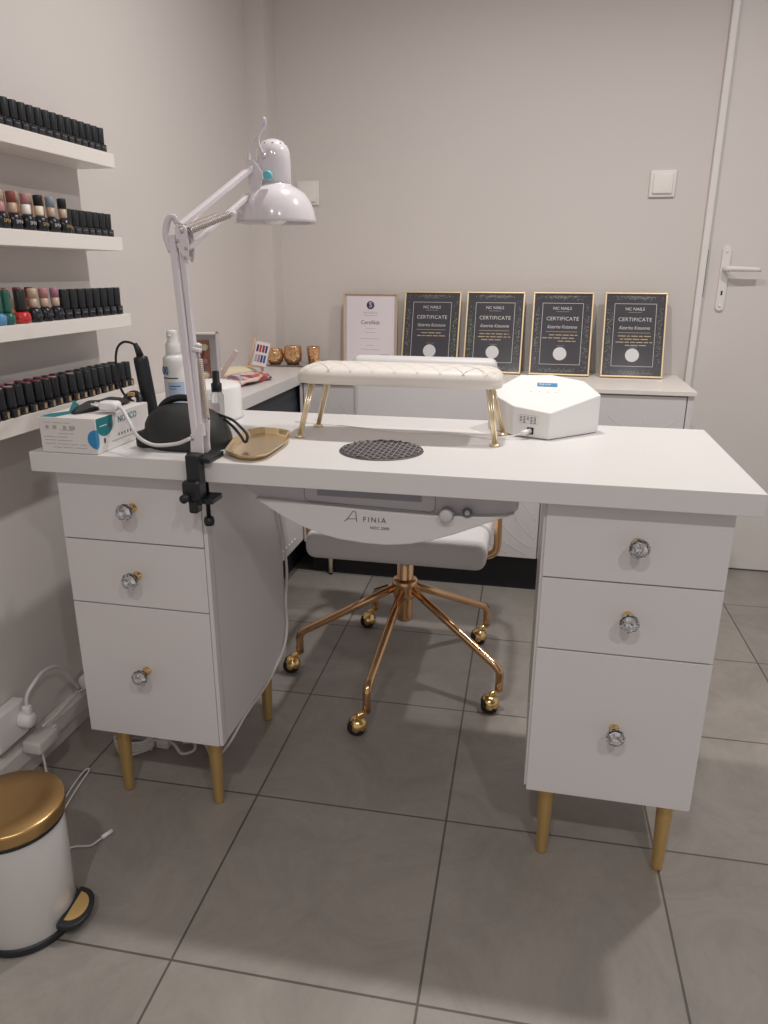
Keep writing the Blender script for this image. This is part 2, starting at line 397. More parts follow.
# round grille in the desktop
gx, gy, gr = -.268, 1.258, .0745
mb = MB(); mb.lathe([(0, H+.0006), (gr, H+.0006), (gr, H+.0001), (0, H+.0001)], 'void', c=(gx, gy, 0), seg=48)
mb.lathe([(gr-.004, H+.0006), (gr-.004, H+.0022), (gr, H+.0022), (gr+.001, H+.0002)], 'darkmesh', c=(gx, gy, 0), seg=48)
st = .0098
for k in range(-7, 8):
    o = k*st
    if abs(o) > gr-.004: continue
    hl = math.sqrt((gr-.002)**2-o*o)
    n_ = 40
    mb.tube([(gx+o, gy-hl+2*hl*q/n_, H+.0022+.0009*math.sin(PI*(-hl+2*hl*q/n_)/st+k*PI)) for q in range(n_+1)], .0027, 'darkmesh', seg=6, flat=.4)
    mb.tube([(gx-hl+2*hl*q/n_, gy+o, H+.0022-.0009*math.sin(PI*(-hl+2*hl*q/n_)/st+k*PI)) for q in range(n_+1)], .0027, 'darkmesh', seg=6, flat=.4)
    for k2 in range(-7, 8):
        o2 = k2*st
        if math.hypot(o, o2) < gr-.005: mb.lathe([(.0011, 0), (.0009, .0006), (0, .0009)], 'silver', c=(gx+o, gy+o2, H+.0038), seg=8)  # pale domes stand in for highlights where the wires cross
mb.build('grille', dc)
# cable running down the pedestal side
mb = MB().tube(crom([(-.553, 1.47, .70), (-.553, 1.485, .60), (-.554, 1.50, .54), (-.554, 1.520, .47), (-.555, 1.535, .39), (-.555, 1.520, .32), (-.555, 1.520, .25), (-.556, 1.49, .205), (-.565, 1.40, .165), (-.575, 1.30, .150), (-.60, 1.25, .10), (-.66, 1.30, .02), (-.71, 1.36, .006), (-.75, 1.40, .006)], 6), .0032, 'cord')
mb.build('power_cable', dc)

# ------------------------------------------------------------------ chair
ch = thing('office_chair', (-.315, 1.786, 0), 'white padded swivel chair with a polished gold five-star base behind the desk', 'chair')
MB().box((-.522, 1.565, .410), (-.092, 1.985, .478), 'leather', bev=.024, seg=5).build('seat', ch)
MB().box((-.512, 2.005, .500), (-.114, 2.053, .8435), 'leather', bev=.020, seg=6).build('backrest', ch)
for sx in (-1, 1):
    cx_ = -.312
    X_ = cx_+sx*.238
    pts = [(cx_+sx*.13, 1.70, .400), (cx_+sx*.20, 1.70, .402), (X_-sx*.010, 1.70, .410), (X_, 1.70, .432), (X_, 1.70, .50), (X_, 1.71, .60), (X_, 1.76, .645), (X_, 1.88, .65), (X_-sx*.01, 1.99, .64), (cx_+sx*.19, 2.035, .62)]
    MB().tube(crom(pts, 6), .0095, 'rose', seg=12).build('armrest', ch)
mb = MB().lathe([(0, .170), (.0205, .170), (.0215, .176), (.0215, .245), (.0215, .41), (0, .41)], 'rose', c=(-.315, 1.786, 0), seg=28)
mb.box((-.39, 1.70, .395), (-.24, 1.87, .411), 'rose', bev=.003)
mb.build('gas_column', ch)
MB().lathe([(.0216, .235), (.030, .238), (.033, .250), (.033, .268), (.0345, .272), (.0345, .284), (.031, .288), (.0216, .290)], 'rose', c=(-.315, 1.786, 0), seg=32).build('hub', ch)
wheels = [(-.6235, 1.7337), (-.3758, 1.4889), (-.0696, 1.6515), (-.478, 2.0474), (-.1286, 2.0089)]
for wx, wy in wheels:
    ex, ey = wx+.021, wy+.014
    dx, dy = ex+.315, ey-1.786; L = math.hypot(dx, dy); dx /= L; dy /= L
    P = lambda r, z: (-.315+dx*r, 1.786+dy*r, z)
    pts = [P(.025, .262), P(.10, .232), P(.2, .190), P(L-.035, .152), P(L-.012, .139), P(L-.002, .122), P(L, .10), P(L, .055)]
    path = [Vector(P(.025, .262)), Vector(P((L-.03)*.5+.0125, .196)), Vector(P(L-.030, .130))]+crom([P(L-.024, .1275), P(L-.012, .120), P(L-.003, .110), P(L, .098), P(L, .085)], 4)+[Vector(P(L, .055))]
    MB().tube(path, .0105, 'rose', seg=12).build('leg', ch)
    mb = MB()
    mb.lathe([(0, .050), (.008, .050), (.010, .053), (.010, .057), (0, .057)], 'gold', c=(ex, ey, 0), seg=16)
    mb.tube(crom([(ex, ey, .0525), ((ex+wx)/2, (ey+wy)/2, .0515), (wx, wy, .047)], 3), .006, 'gold', seg=8)
    # hood: shell sphere cut, oriented around wheel axis
    ang = math.atan2(ey-wy, ex-wx)
    R = Matrix.Translation((wx, wy, .0225)) @ Matrix.Rotation(ang-.5, 4, 'Z')
    prof_ = [(.0247*math.sin(PI*k/20), .0247*math.cos(PI*k/20)) for k in range(0, 10)]
    mb.lathe(prof_, 'gold', X=R @ Matrix.Rotation(.55, 4, 'Y') @ Matrix.Translation((0, 0, .0015)), seg=24)
    for sd in (-1, 1): mb.lathe([(0, 0), (.011, 0), (.009, .003), (0, .0045)], 'gold', X=R @ Matrix.Translation((0, sd*.017, .003)) @ Matrix.Rotation(-sd*PI/2, 4, 'X'), seg=16, sy=1.35)
    c_ = mb.build('caster', ch)
    wh = MB()
    for sd in (-1, 1):
        wh.lathe([(0, -.008), (.018, -.008), (.0218, -.005), (.0225, 0), (.0218, .005), (.018, .008), (0, .008)], 'rubber', X=R @ Matrix.Translation((0, sd*.0085, 0)) @ Matrix.Rotation(PI/2, 4, 'X'), seg=24)
    wh.build('wheel', c_)

# ------------------------------------------------------------------ sideboards
cab = thing('shoe_cabinet', (-.16, 2.6, 0), 'white low cabinet with embossed wave doors below the framed certificates', 'cabinet')
zc = .7191
MB().box((-.795, 2.3915, zc-.014), (.472, YB-.003, zc), 'shelf', bev=.001).build('cabinet_top', cab)
MB().box((-.795, 2.415, .132), (.466, YB-.004, zc-.0145), 'white').box((.4485, 2.3985, .132), (.466, 2.416, zc-.0145), 'white').box((-.795, 2.3985, .132), (-.786, 2.416, zc-.0145), 'white').build('cabinet_body', cab)
MB().box((-.78, 2.445, 0), (.425, 2.47, .132), 'void').build('dark_gap_fill', cab)  # black board standing in for the shadow under the cabinet
MB().lathe([(0, .0), (.007, .0), (.007, .008), (0, .008)], 'rubber', c=(-.7065, 2.4279, 0), seg=12).lathe([(0, .008), (.008, .008), (.011, .131), (0, .131)], 'palegold', c=(-.7065, 2.4279, 0), seg=16).build('leg', cab)
MB().lathe([(0, .0), (.007, .0), (.007, .008), (0, .008)], 'rubber', c=(.40, 2.4279, 0), seg=12).lathe([(0, .008), (.008, .008), (.011, .131), (0, .131)], 'palegold', c=(.40, 2.4279, 0), seg=16).build('leg', cab)
xs = [-.7835, -.38, .030, .4475]
for a, b_ in zip(xs, xs[1:]):
    mb = MB().box((a+.002, 2.3985, .134), (b_-.002, 2.4145, zc-.019), 'white', bev=.001)
    def ridge(fn, n=60):
        run = []
        for q in range(n+1):
            x, z = fn(q/n)
            if a+.010 < x < b_-.010 and .145 < z < .640: run.append((x, 2.3985, z))
            else:
                if len(run) > 2: mb.tube(run, .0011, 'whitetop', seg=6)
                run = []
        if len(run) > 2: mb.tube(run, .0011, 'whitetop', seg=6)
    if b_ > .3:
        for k in range(1, 9):
            r_ = .075*k+.07
            ridge(lambda t: (.325-r_*math.cos(PI*t), .730-r_*math.sin(PI*t)*.95))
        ridge(lambda t: (.333-.03*math.sin(t*1.5), .66-.5*t))
    else:
        for k in range(-6, 14):
            ridge(lambda t: (a-.35+k*.062+.75*t+.012*math.sin(t*14), .72-.66*t+.014*math.sin(t*14+1)))
    mb.build('door', cab)

lc = thing('side_counter', (-.92, 2.2, 0), 'white side counter along the left wall holding candles and fabric', 'counter')
MB().prism([(XW+.002, 1.66), (-.790, 1.66), (-.790, 2.388), (-.797, 2.388), (-.797, 2.686), (XW+.002, 2.686)], .700, .735, 'whitetop', bev=.0008).build('counter_top', lc)
MB().box((XW+.002, 1.67, .56), (-1.02, 2.685, .6995), 'niche').box((-1.02, 1.67, .545), (-.812, 2.665, .6995), 'niche').box((-1.02, 2.665, .545), (-.80, 2.685, .6995), 'niche').build('niche_shade', lc)  # dark panels filling the open niche, its shade put into their colour
MB().box((XW+.002, 1.67, .139), (-.80, 2.685, .545), 'white', bev=.001).build('counter_body', lc)
MB().box((XW+.03, 1.70, 0), (-.86, 2.66, .139), 'void').build('dark_gap_fill', lc)  # black block filling the dark gap below the counter
mb = MB()
for k in range(12): mb.lathe([(0, .003), (.0045, .002), (.006, 0), (0, 0)], 'spark', X=Matrix.Translation((-.80, 1.985+k*.0292, .172)) @ Matrix.Rotation(PI/2, 4, 'Y'), seg=10)
mb.build('stud_row', lc)

# ------------------------------------------------------------------ certificates
def flecks(mb, w, h, n, seed, greenside):
    rnd = random.Random(seed)
    for _ in range(n):
        side = rnd.choice('LRTB')
        if side in 'LR':
            t = rnd.betavariate(2, 2); z = .02+t*(h-.05); x = (w/2-.012-abs(rnd.gauss(0, .009))); x = -x if side == 'L' else x
            if abs(x) < w*.345: continue
        else:
            x = rnd.gauss(0, w*.17); z = (.012+abs(rnd.gauss(0, .006))) if side == 'B' else h-.012-abs(rnd.gauss(0, .006))
            if abs(x) > w/2-.01: continue
        s_ = rnd.uniform(.0007, .0016); a = rnd.uniform(0, PI)
        m = 'fleckg' if (greenside and ((side == greenside) or greenside == 'B') and rnd.random() < .6) else 'fleck'
        pts = [(x+s_*math.cos(a+q*PI/2)*(1.6 if q % 2 else .8), -.0102, z+s_*math.sin(a+q*PI/2)*(1.6 if q % 2 else .8)) for q in range(4)]
        mb.poly(pts, m)
def cert(x0, x1, ybot, zt, kind, label, seed=1, green=None, yaw=0., lines=None, lean=None):
    w = x1-x0; h = zt
    t = thing('framed_certificate', ((x0+x1)/2, ybot, zc), label, 'certificate', 'framed certificates on the back cabinet')
    lean_ = lean if lean is not None else .30
    t.rotation_euler = (-lean_, 0, yaw)
    f = .0055
    mb = MB()
    for a, b_ in [((-w/2, 0), (w/2, f)), ((-w/2, h-f), (w/2, h)), ((-w/2, f), (-w/2+f, h-f)), ((w/2-f, f), (w/2, h-f))]:
        mb.box((a[0], -.014, a[1]), (b_[0], 0, b_[1]), 'goldframe', bev=.001)
    mb.build('picture_frame', t, True)
    mb = MB()
    if kind == 'white':
        mb.box((-w/2+f, -.008, f), (w/2-f, -.002, h-f), 'lilac')
        mb.box((-w/2+f+.007, -.0093, f+.006), (w/2-f-.007, -.008, h-f-.006), 'paper')
        mb.build('sheet', t, True)
        mb = MB()
        mb.lathe([(0, 0), (.0145, 0), (.0145, .0004), (0, .0004)], 'purple', X=XZ(0, -.0093, h-.043), seg=28)
        mb.text('S', .026, 'paper', XZ(0, -.0100, h-.043))
        mb.text('Nail Academy', .0095, 'greyprint', XZ(0, -.0095, h-.070))
        mb.text('Certifikát', .0195, 'darkprint', XZ(0, -.0095, h-.105), sx=.95)
        for z, ww in [(.080, .025), (.126, .018), (.141, .020), (.163, .038), (.187, .013), (.202, .036)]:
            mb.box((-ww, -.0095, h-z-.0007), (ww, -.0093, h-z+.0007), 'greyprint')
        mb.tube(crom([(-.018, -.0095, h-.232), (-.008, -.0095, h-.224), (-.002, -.0095, h-.232), (.006, -.0095, h-.223), (.016, -.0095, h-.232)], 4), .0007, 'darkprint', seg=5)
        mb.box((.036, -.0095, h-.222), (.072, -.0093, h-.219), 'greyprint').box((.046, -.0095, h-.230), (.070, -.0093, h-.2285), 'greyprint')
        mb.build('lettering', t, True)
    else:
        mb.box((-w/2+f, -.010, f), (w/2-f, -.002, h-f), 'slate')
        mb.build('sheet', t, True)
        mb = MB()
        a, b_, z0, z1 = -w*.335, w*.335, .038, h-.038
        for q in [((a, z0), (b_, z0)), ((a, z1), (b_, z1)), ((a, z0), (a, z1)), ((b_, z0), (b_, z1))]:
            mb.box((q[0][0]-.0007, -.0104, q[0][1]-.0007), (q[1][0]+.0007, -.0100, q[1][1]+.0007), 'silverprint')
        flecks(mb, w, h, 560, seed, green)
        mb.build('ornament', t, True)
        mb = MB()
        mb.text('NC NAILS', .0145, 'silverprint', XZ(-.001, -.0103, h-.056), sx=1.)
        mb.box((-.022, -.0103, h-.0675), (.022, -.0101, h-.0665), 'greyprint')
        mb.text('CERTIFICATE', .0180, 'silverprint', XZ(.001, -.0103, h-.092), sx=.98, depth=.0003, spacing=1.08)
        mb.text('Katerina Kotunova', .0165, 'silverprint', XZ(0, -.0103, h-.120), shear=.45, sx=.80)
        mb.box((-w*.26, -.0103, h-.1372), (w*.26, -.0101, h-.1360), 'goldprint')
        rnd = random.Random(seed*3)
        for k, (lx, lw) in enumerate(lines):
            z = h-.148-k*.0105; x = lx-lw
            while x < lx+lw:
                ww = min(rnd.uniform(.010, .026), lx+lw-x+.004)
                mb.box((x, -.0103, z-.0013), (x+ww, -.0101, z+.0013), 'goldprint'); x += ww+.004
        mb.box((-.014, -.0103, h-.1855), (.014, -.0101, h-.1847), 'greyprint')
        mb.build('lettering', t, True)
        pts = [(.0225*(1+.035*(k % 2))*math.cos(2*PI*k/48), .0225*(1+.035*(k % 2))*math.sin(2*PI*k/48)) for k in range(48)]
        MB().prism(pts, 0, .0008, 'seal', X=XZ(-.001, -.0100, h-.213)).build('seal', t, True)
    return t
cert(-.728, -.524, 2.735, .270, 'white', 'white framed certificate with a purple round S emblem, leftmost on the cabinet', lean=.06, yaw=.0)
cert(-.500, -.294, 2.681, .286, 'dark', 'dark framed certificate standing between the white one and the third frame', 2, 'R', lines=[(0, .035), (.0, .048)])
cert(-.273, -.069, 2.678, .287, 'dark', 'dark framed certificate with green shimmer at its left side, middle of the five', 3, 'L', lines=[(0, .05), (0, .055), (-.01, .032)])
cert(-.040, .165, 2.672, .288, 'dark', 'dark framed certificate second from the right on the cabinet', 4, None, lines=[(.005, .046), (-.012, .052), (.02, .03)])
cert(.2020, .4060, 2.672, .289, 'dark', 'dark framed certificate at the right end beside the door frame', 5, None, lines=[(0, .052), (0, .044), (0, .058), (.006, .032)])

# ------------------------------------------------------------------ candle holders, easel, fabric on the side counter
CT = .735
trayo = MB().box((-1.00, 2.562, CT+.0005), (-.785, 2.682, CT+.006), 'tube', bev=.002).build('mirror_tray')
tag(trayo, 'dark mirrored tray under the three amber candle holders', 'tray')
def candle(x, y, z, prof, label, scal=0):
    t = thing('candle_holder', (x, y, z), label, 'candle holder', 'amber glass candle holders')
    MB().lathe(prof, 'mercury', seg=28).build('glass_cup', t, True)
    return t
ball = lambda R, hh, rt: [(0, 0), (R*.6, 0), (R*.9, hh*.18), (R, hh*.48), (R*.93, hh*.78), (rt, hh*.96), (rt*1.02, hh), (rt*.92, hh), (R*.82, hh*.75), (R*.88, hh*.4), (R*.5, hh*.06), (0, hh*.05)]
candle(-.952, 2.600, CT+.006, ball(.0315, .054, .026), 'smallest round amber mercury-glass candle holder next to the easel')
candle(-.889, 2.615, CT+.006, ball(.0345, .064, .031), 'largest round amber mercury-glass candle holder, middle of the three')
candle(-.8160, 2.632, CT+.006, [(0, 0), (.018, 0), (.0195, .004), (.0245, .058), (.0245, .062), (.0225, .062), (.018, .006), (0, .005)], 'straight tapered amber glass candle holder, right of the three')

ea = thing('display_easel', (-.93, 2.36, CT), 'small wooden easel on the side counter before the candles', 'easel')
MB().tube([(-.900, 2.335, CT+.003), (-.938, 2.365, CT+.115)], .0032, 'wood', seg=6).tube([(-.962, 2.34, CT+.003), (-.932, 2.365, CT+.115)], .0032, 'wood', seg=6).tube([(-.935, 2.43, CT+.003), (-.935, 2.367, CT+.112)], .0028, 'wood', seg=6).box((-.958, 2.322, CT+.026), (-.885, 2.342, CT+.030), 'wood').build('easel_frame', ea)
cc = thing('nail_colour_card', (-.908, 2.322, CT+.032), 'white card with red and purple nail swatches leaning on the easel', 'card', rot=(-.25, .18, .0))
MB().box((-.0235, -.002, 0), (.0235, .001, .078), 'paper').build('card', cc, True)
mb = MB()
for i, m_ in enumerate(['purple', 'red', 'rosecap', 'purple']):
    mb.box((-.019+i*.010, -.0035, .045), (-.012+i*.010, -.002, .068), m_, bev=.001)
for i, m_ in enumerate(['greyprint', 'mauvecap', 'purple', 'navy']):
    mb.box((-.019+i*.010, -.0035, .012), (-.012+i*.010, -.002, .036), m_, bev=.001)
mb.build('swatches', cc, True)

def sack(cx, cy, L, W, Hh, ang, z, seedv, amp):
    b = bmesh.new(); nu, nv = 20, 28; rnd = random.Random(seedv)
    ph = [rnd.uniform(0, 6) for _ in range(6)]
    rows = []
    for j in range(nv+1):
        t = j/nv; row = []
        env = max(.06, math.sin(PI*min(max(t, .015), .985))**.35)
        for i in range(nu):
            a = 2*PI*i/nu
            rad = 1+amp*(math.sin(3*a+ph[0]+9*t)+.6*math.sin(5*a+ph[1]-14*t)+.5*math.sin(17*t+ph[2]+a))
            x = (t-.5)*L; y = W/2*env*rad*math.cos(a); zz = Hh/2*env*(1+rad*math.sin(a)) if math.sin(a) > -.3 else Hh/2*env*.7*(1-.3)
            zz = max(0, Hh/2*env*(1+rad*math.sin(a)))
            row.append(b.verts.new((x, y, zz)))
        rows.append(row)
    for r0, r1 in zip(rows, rows[1:]):
        for i in range(nu): b.faces.new((r0[i], r0[(i+1) % nu], r1[(i+1) % nu], r1[i]))
    b.faces.new(rows[0][::-1]); b.faces.new(rows[-1]); bmesh.ops.recalc_face_normals(b, faces=b.faces[:])
    b.transform(Matrix.Translation((cx, cy, z)) @ Matrix.Rotation(ang, 4, 'Z'))
    return b
mb = MB(); mb._merge(sack(-.885, 2.150, .24, .090, .030, 1.38, CT+.0005, 3, .13), 'fabric', True)
tag(mb.build('patterned_cloth'), 'crumpled red, pink and grey patterned cloth bundle on the side counter edge', 'cloth')
mb = MB(); mb._merge(sack(-.990, 2.18, .42, .085, .036, 1.40, CT+.0005, 5, .05), 'cream', True)
tag(mb.build('paper_bundle'), 'cream wrapped bundle lying on the side counter beside the patterned cloth', 'package')
tag(MB().box((-.006, -.003, 0), (.006, .003, .158), 'palepink', bev=.001, X=Matrix.Translation((-.880, 1.86, CT+.0005)) @ Matrix.Rotation(.62, 4, 'Y')).build('nail_file'), 'pale pink nail file leaning up beside the picture box', 'nail file')
# picture box
pb = thing('shadow_box_frame', (-.862, 1.83, CT), 'grey open box frame with small colourful picture standing on the side counter', 'picture frame', rot=(0, 0, .25))
w2, h2, d2 = .037, .178, .03
mb = MB().box((-w2, -d2, 0), (-w2+.004, 0, h2), 'silver').box((w2-.004, -d2, 0), (w2, 0, h2), 'silver').box((-w2, -d2, h2-.004), (w2, 0, h2), 'ivory').box((-w2, -d2, 0), (w2, 0, .004), 'silver').box((-w2, -.004, 0), (w2, 0, h2), 'silver')
mb.build('box_frame', pb, True)
MB().box((-w2+.006, -.008, .02), (.012, -.004, h2-.02), 'amber').build('backing', pb, True)
mb = MB()
for k, m_ in enumerate(['coral', 'cream', 'navy', 'pinkcap', 'rosecap', 'cream']):
    mb.lathe([(0, 0), (.010, 0), (.007, .003), (0, .003)], m_, X=XZ(-.012+.012*(k % 2), -.008, .05+.018*k), seg=10)
mb.build('flower_print', pb, True)

# ------------------------------------------------------------------ desk lamp
A0 = Vector((-.552, 1.1235, .775)); J = Vector((-.570, 1.150, 1.120)); K = Vector((-.5350, 1.368, 1.216)); SC = Vector((-.498, 1.400, 0))
lp = thing('desk_lamp', (-.5455, 1.12, H), 'white articulated desk lamp with dome shade clamped to the desk edge', 'lamp')
mb = MB()
mb.box((-.5680, 1.104, .757), (-.5455, 1.1135, .776), 'black', bev=.002)
mb.box((-.5640, 1.0895, .690), (-.5400, 1.1135, .776), 'black', bev=.003)
mb.box((-.5590, 1.100, H+.0005), (-.5250, 1.160, H+.0095), 'black', bev=.002)
mb.box((-.5700, 1.081, .699), (-.5385, 1.113, .733), 'black', bev=.005)
mb.box((-.5540, 1.098, .690), (-.5240, 1.140, .700), 'black', bev=.002)
mb.box((-.5620, 1.085, .676), (-.5460, 1.108, .700), 'black', bev=.004)
mb.lathe([(0, 0), (.0075, 0), (.0075, .014), (0, .016)], 'black', X=XZ(-.5610, 1.083, .706), seg=16)
mb.lathe([(0, 0), (.0055, 0), (.0055, .004), (0, .005)], 'rubber', X=XZ(-.5450, 1.0905, .722), seg=16)
mb.build('clamp', lp)
MB().lathe([(0, .652), (.0038, .652), (.0038, .7225), (.0105, .7225), (.0105, .7241), (0, .7241)], 'black', c=(-.5465, 1.128, 0), seg=14).lathe([(0, -.009), (.008, -.007), (.0095, 0), (.008, .007), (0, .009)], 'black', c=(-.5465, 1.128, .650), seg=16).build('clamp_screw', lp)
def chan(a, b, w, d, m, mb, side=Vector((0, 1, 0))):
    a, b = Vector(a), Vector(b); t = (b-a).normalized(); n = (side-t*side.dot(t)).normalized(); u = t.cross(n)
    R = Matrix((u.to_4d(), n.to_4d(), t.to_4d(), (0, 0, 0, 1))).transposed(); R[3] = (0, 0, 0, 1)
    for i in range(3): R[3][i] = 0
    R = Matrix.Translation(a) @ R
    mb.box((-w/2, -d/2, 0), (w/2, d/2, (b-a).length), m, bev=min(w, d)*.18, X=R)
mb = MB()
chan((-.5560, 1.122, .790), (-.5835, 1.150, 1.118), .0115, .012, 'lampwhite', mb)
mb.build('lower_arm', lp)
mb = MB()
chan((-.5480, 1.130, .80), (-.5705, 1.156, 1.105), .0085, .012, 'lampwhite', mb)
mb.build('lower_arm', lp)
mb = MB().prism([(-.5640, .768), (-.547, .768), (-.5405, .775), (-.541, .790), (-.538, .826), (-.545, .826), (-.553, .808), (-.562, .806)], 0, .004, 'lampwhite', X=XZ(0, 1.1165, 0), bev=.0008)
mb.prism([(-.5640, .768), (-.547, .768), (-.5405, .775), (-.541, .790), (-.538, .826), (-.545, .826), (-.553, .808), (-.562, .806)], 0, .004, 'lampwhite', X=XZ(0, 1.142, 0), bev=.0008)
mb.lathe([(0, .776), (.008, .776), (.008, .79), (0, .79)], 'lampwhite', c=(-.556, 1.127, -.005), seg=14)
mb.tube([(-.5580, 1.1105, .800), (-.5580, 1.146, .800)], .0035, 'spring', seg=10)
mb.build('base_bracket', lp)
def helix(a, b, R, turns, r, m, n=10):
    a, b = Vector(a), Vector(b); t = (b-a).normalized(); u = t.orthogonal().normalized(); w = t.cross(u); N = int(turns*n)
    pts = [a+(b-a)*(k/N)+u*R*math.cos(2*PI*k/n)+w*R*math.sin(2*PI*k/n) for k in range(N+1)]
    return MB().tube(pts, r, m, seg=5)
helix((-.5395, 1.134, .830), (-.5510, 1.146, .925), .0040, 30, .0013, 'springb', 8).tube([(-.5395, 1.134, .830), (-.5500, 1.14, .822)], .002, 'lampwhite', seg=6).build('spring', lp)
MB().tube([(-.558, 1.135, .943), (-.545, 1.143, .940)], .0042, 'lampwhite', seg=10).lathe([(0, 0), (.006, .002), (.006, .006), (0, .009)], 'lampwhite', c=(-.551, 1.144, .944), seg=12).tube([(-.5510, 1.146, .925), (-.5515, 1.144, .944)], .002, 'lampwhite').build('spring_peg', lp)
# elbow
mb = MB()
pl = [(-.5745, 1.108), (-.5755, 1.128), (-.571, 1.133), (-.560, 1.132), (-.5555, 1.126), (-.5535, 1.098), (-.5560, 1.082), (-.5600, 1.076), (-.5730, 1.100)]
mb.prism(pl, 0, .003, 'lampwhite', X=XZ(0, 1.1445, 0), bev=.0006); mb.prism(pl, 0, .003, 'lampwhite', X=XZ(0, 1.165, 0), bev=.0006)
for x, z in [(-.5715, 1.109), (-.5625, 1.123), (-.5575, 1.098), (-.5595, 1.084)]:
    mb.tube([(x, 1.139, z), (x, 1.168, z)], .0025, 'spring', seg=8)
mb.tube(crom([(-.586, 1.146, 1.092), (-.592, 1.144, 1.118), (-.586, 1.144, 1.140), (-.578, 1.146, 1.144), (-.574, 1.15, 1.135)], 5), .0055, 'lampwhite', seg=8, flat=.6)
mb.build('elbow_bracket', lp)
mb = MB(); chan((-.570, 1.152, 1.131), (-.5250, 1.362, 1.2415), .010, .010, 'lampwhite', mb, Vector((1, 0, 0))); mb.build('upper_arm', lp)
mb = MB(); chan((-.560, 1.152, 1.098), (-.5295, 1.362, 1.1985), .008, .008, 'lampwhite', mb, Vector((1, 0, 0))); mb.build('upper_arm', lp)
helix((-.566, 1.140, 1.124), (-.530, 1.20, 1.148), .0045, 24, .0014, 'spring', 8).build('spring', lp)
helix((-.552, 1.146, 1.124), (-.512, 1.215, 1.152), .0045, 24, .0014, 'spring', 8).tube([(-.512, 1.215, 1.152), (-.507, 1.222, 1.155)], .005, 'lampwhite').build('spring', lp)
mb = MB()
hp = [(-.535, 1.249), (-.523, 1.253), (-.506, 1.231), (-.505, 1.219), (-.516, 1.196), (-.528, 1.193), (-.532, 1.215)]
mb.prism(hp, 0, .003, 'lampwhite', X=XZ(0, 1.356, 0), bev=.0005); mb.prism(hp, 0, .003, 'lampwhite', X=XZ(0, 1.378, 0), bev=.0005)
mb.tube([(-.512, 1.366, 1.222), (-.500, 1.385, 1.222)], .004, 'lampwhite')
mb.lathe([(0, 0), (.0078, 0), (.0078, .007), (.006, .009), (0, .009)], 'tealknob', X=XZ(-.4935, 1.352, 1.2250), seg=18)
mb.build('shade_bracket', lp)
R_ = .0755
sh = [(.0290, 1.2080), (.0310, 1.2140), (.0310, 1.2550), (.0300, 1.268), (.0265, 1.278), (.019, 1.2862), (.010, 1.290), (0, 1.291)]
outer = [(R_, 1.1490), (R_*.995, 1.1540), (R_*.955, 1.170), (R_*.87, 1.186), (R_*.75, 1.1995), (R_*.58, 1.2085), (.0335, 1.2130), (.0320, 1.2150)]
mb = MB().lathe([(.0295, 1.2105), (R_*.56, 1.2055), (R_*.73, 1.1965), (R_*.85, 1.183), (R_*.935, 1.168), (R_*.975, 1.153), (R_*.985, 1.1490)]+outer[0:], 'lampwhite', c=(-.5005, 1.40, 0), seg=56)
mb.lathe(sh, 'lampwhite', c=(-.5005, 1.40, 0), seg=40)
for k in range(6):
    a = -PI/2+(k-2.5)*.62
    mb.lathe([(0, 0), (.0018, 0), (0, .0008)], 'black', X=Matrix.Translation((-.5005+.0235*math.cos(a), 1.40+.0235*math.sin(a), 1.2815)) @ Matrix.Rotation(.5, 4, 'X'), seg=8)
mb.build('lamp_shade', lp)
MB().lathe([(0, 1.1445), (.010, 1.146), (.019, 1.151), (.0225, 1.160), (.021, 1.172), (.013, 1.188), (.012, 1.205), (0, 1.205)], 'bulb', c=(-.5005, 1.40, 0), seg=28).build('bulb', lp)
mb = MB().tube(crom([(-.5080, 1.367, 1.262), (-.5140, 1.362, 1.280), (-.5100, 1.362, 1.297), (-.5045, 1.362, 1.312), (-.5010, 1.362, 1.317), (-.5010, 1.364, 1.307), (-.5075, 1.362, 1.298), (-.5230, 1.360, 1.282), (-.5300, 1.358, 1.264), (-.5305, 1.356, 1.244)], 7), .0031, 'lampwhite', seg=8)
mb.lathe([(0, 0), (.0052, 0), (.0045, .006), (0, .008)], 'lampwhite', X=Matrix.Translation((-.5060, 1.371, 1.256)) @ Matrix.Rotation(-.5, 4, 'Y'), seg=12)
mb.build('cable', lp)
mb = MB().tube(crom([(-.560, 1.110, .800), (-.586, 1.107, .790), (-.628, 1.108, .786), (-.665, 1.125, .795), (-.692, 1.150, .812), (-.712, 1.165, .830), (-.727, 1.175, .8365)], 7), .0032, 'cord', seg=8)
mb.build('power_cord', lp)
mb = MB().box((-.762, 1.164, .8265), (-.726, 1.190, .8445), 'plastic', bev=.007, seg=4)
mb.tube([(-.762, 1.172, .8355), (-.778, 1.172, .838)], .0022, 'plastic').tube([(-.762, 1.184, .8355), (-.778, 1.184, .838)], .0022, 'plastic')
mb.build('plug', lp)

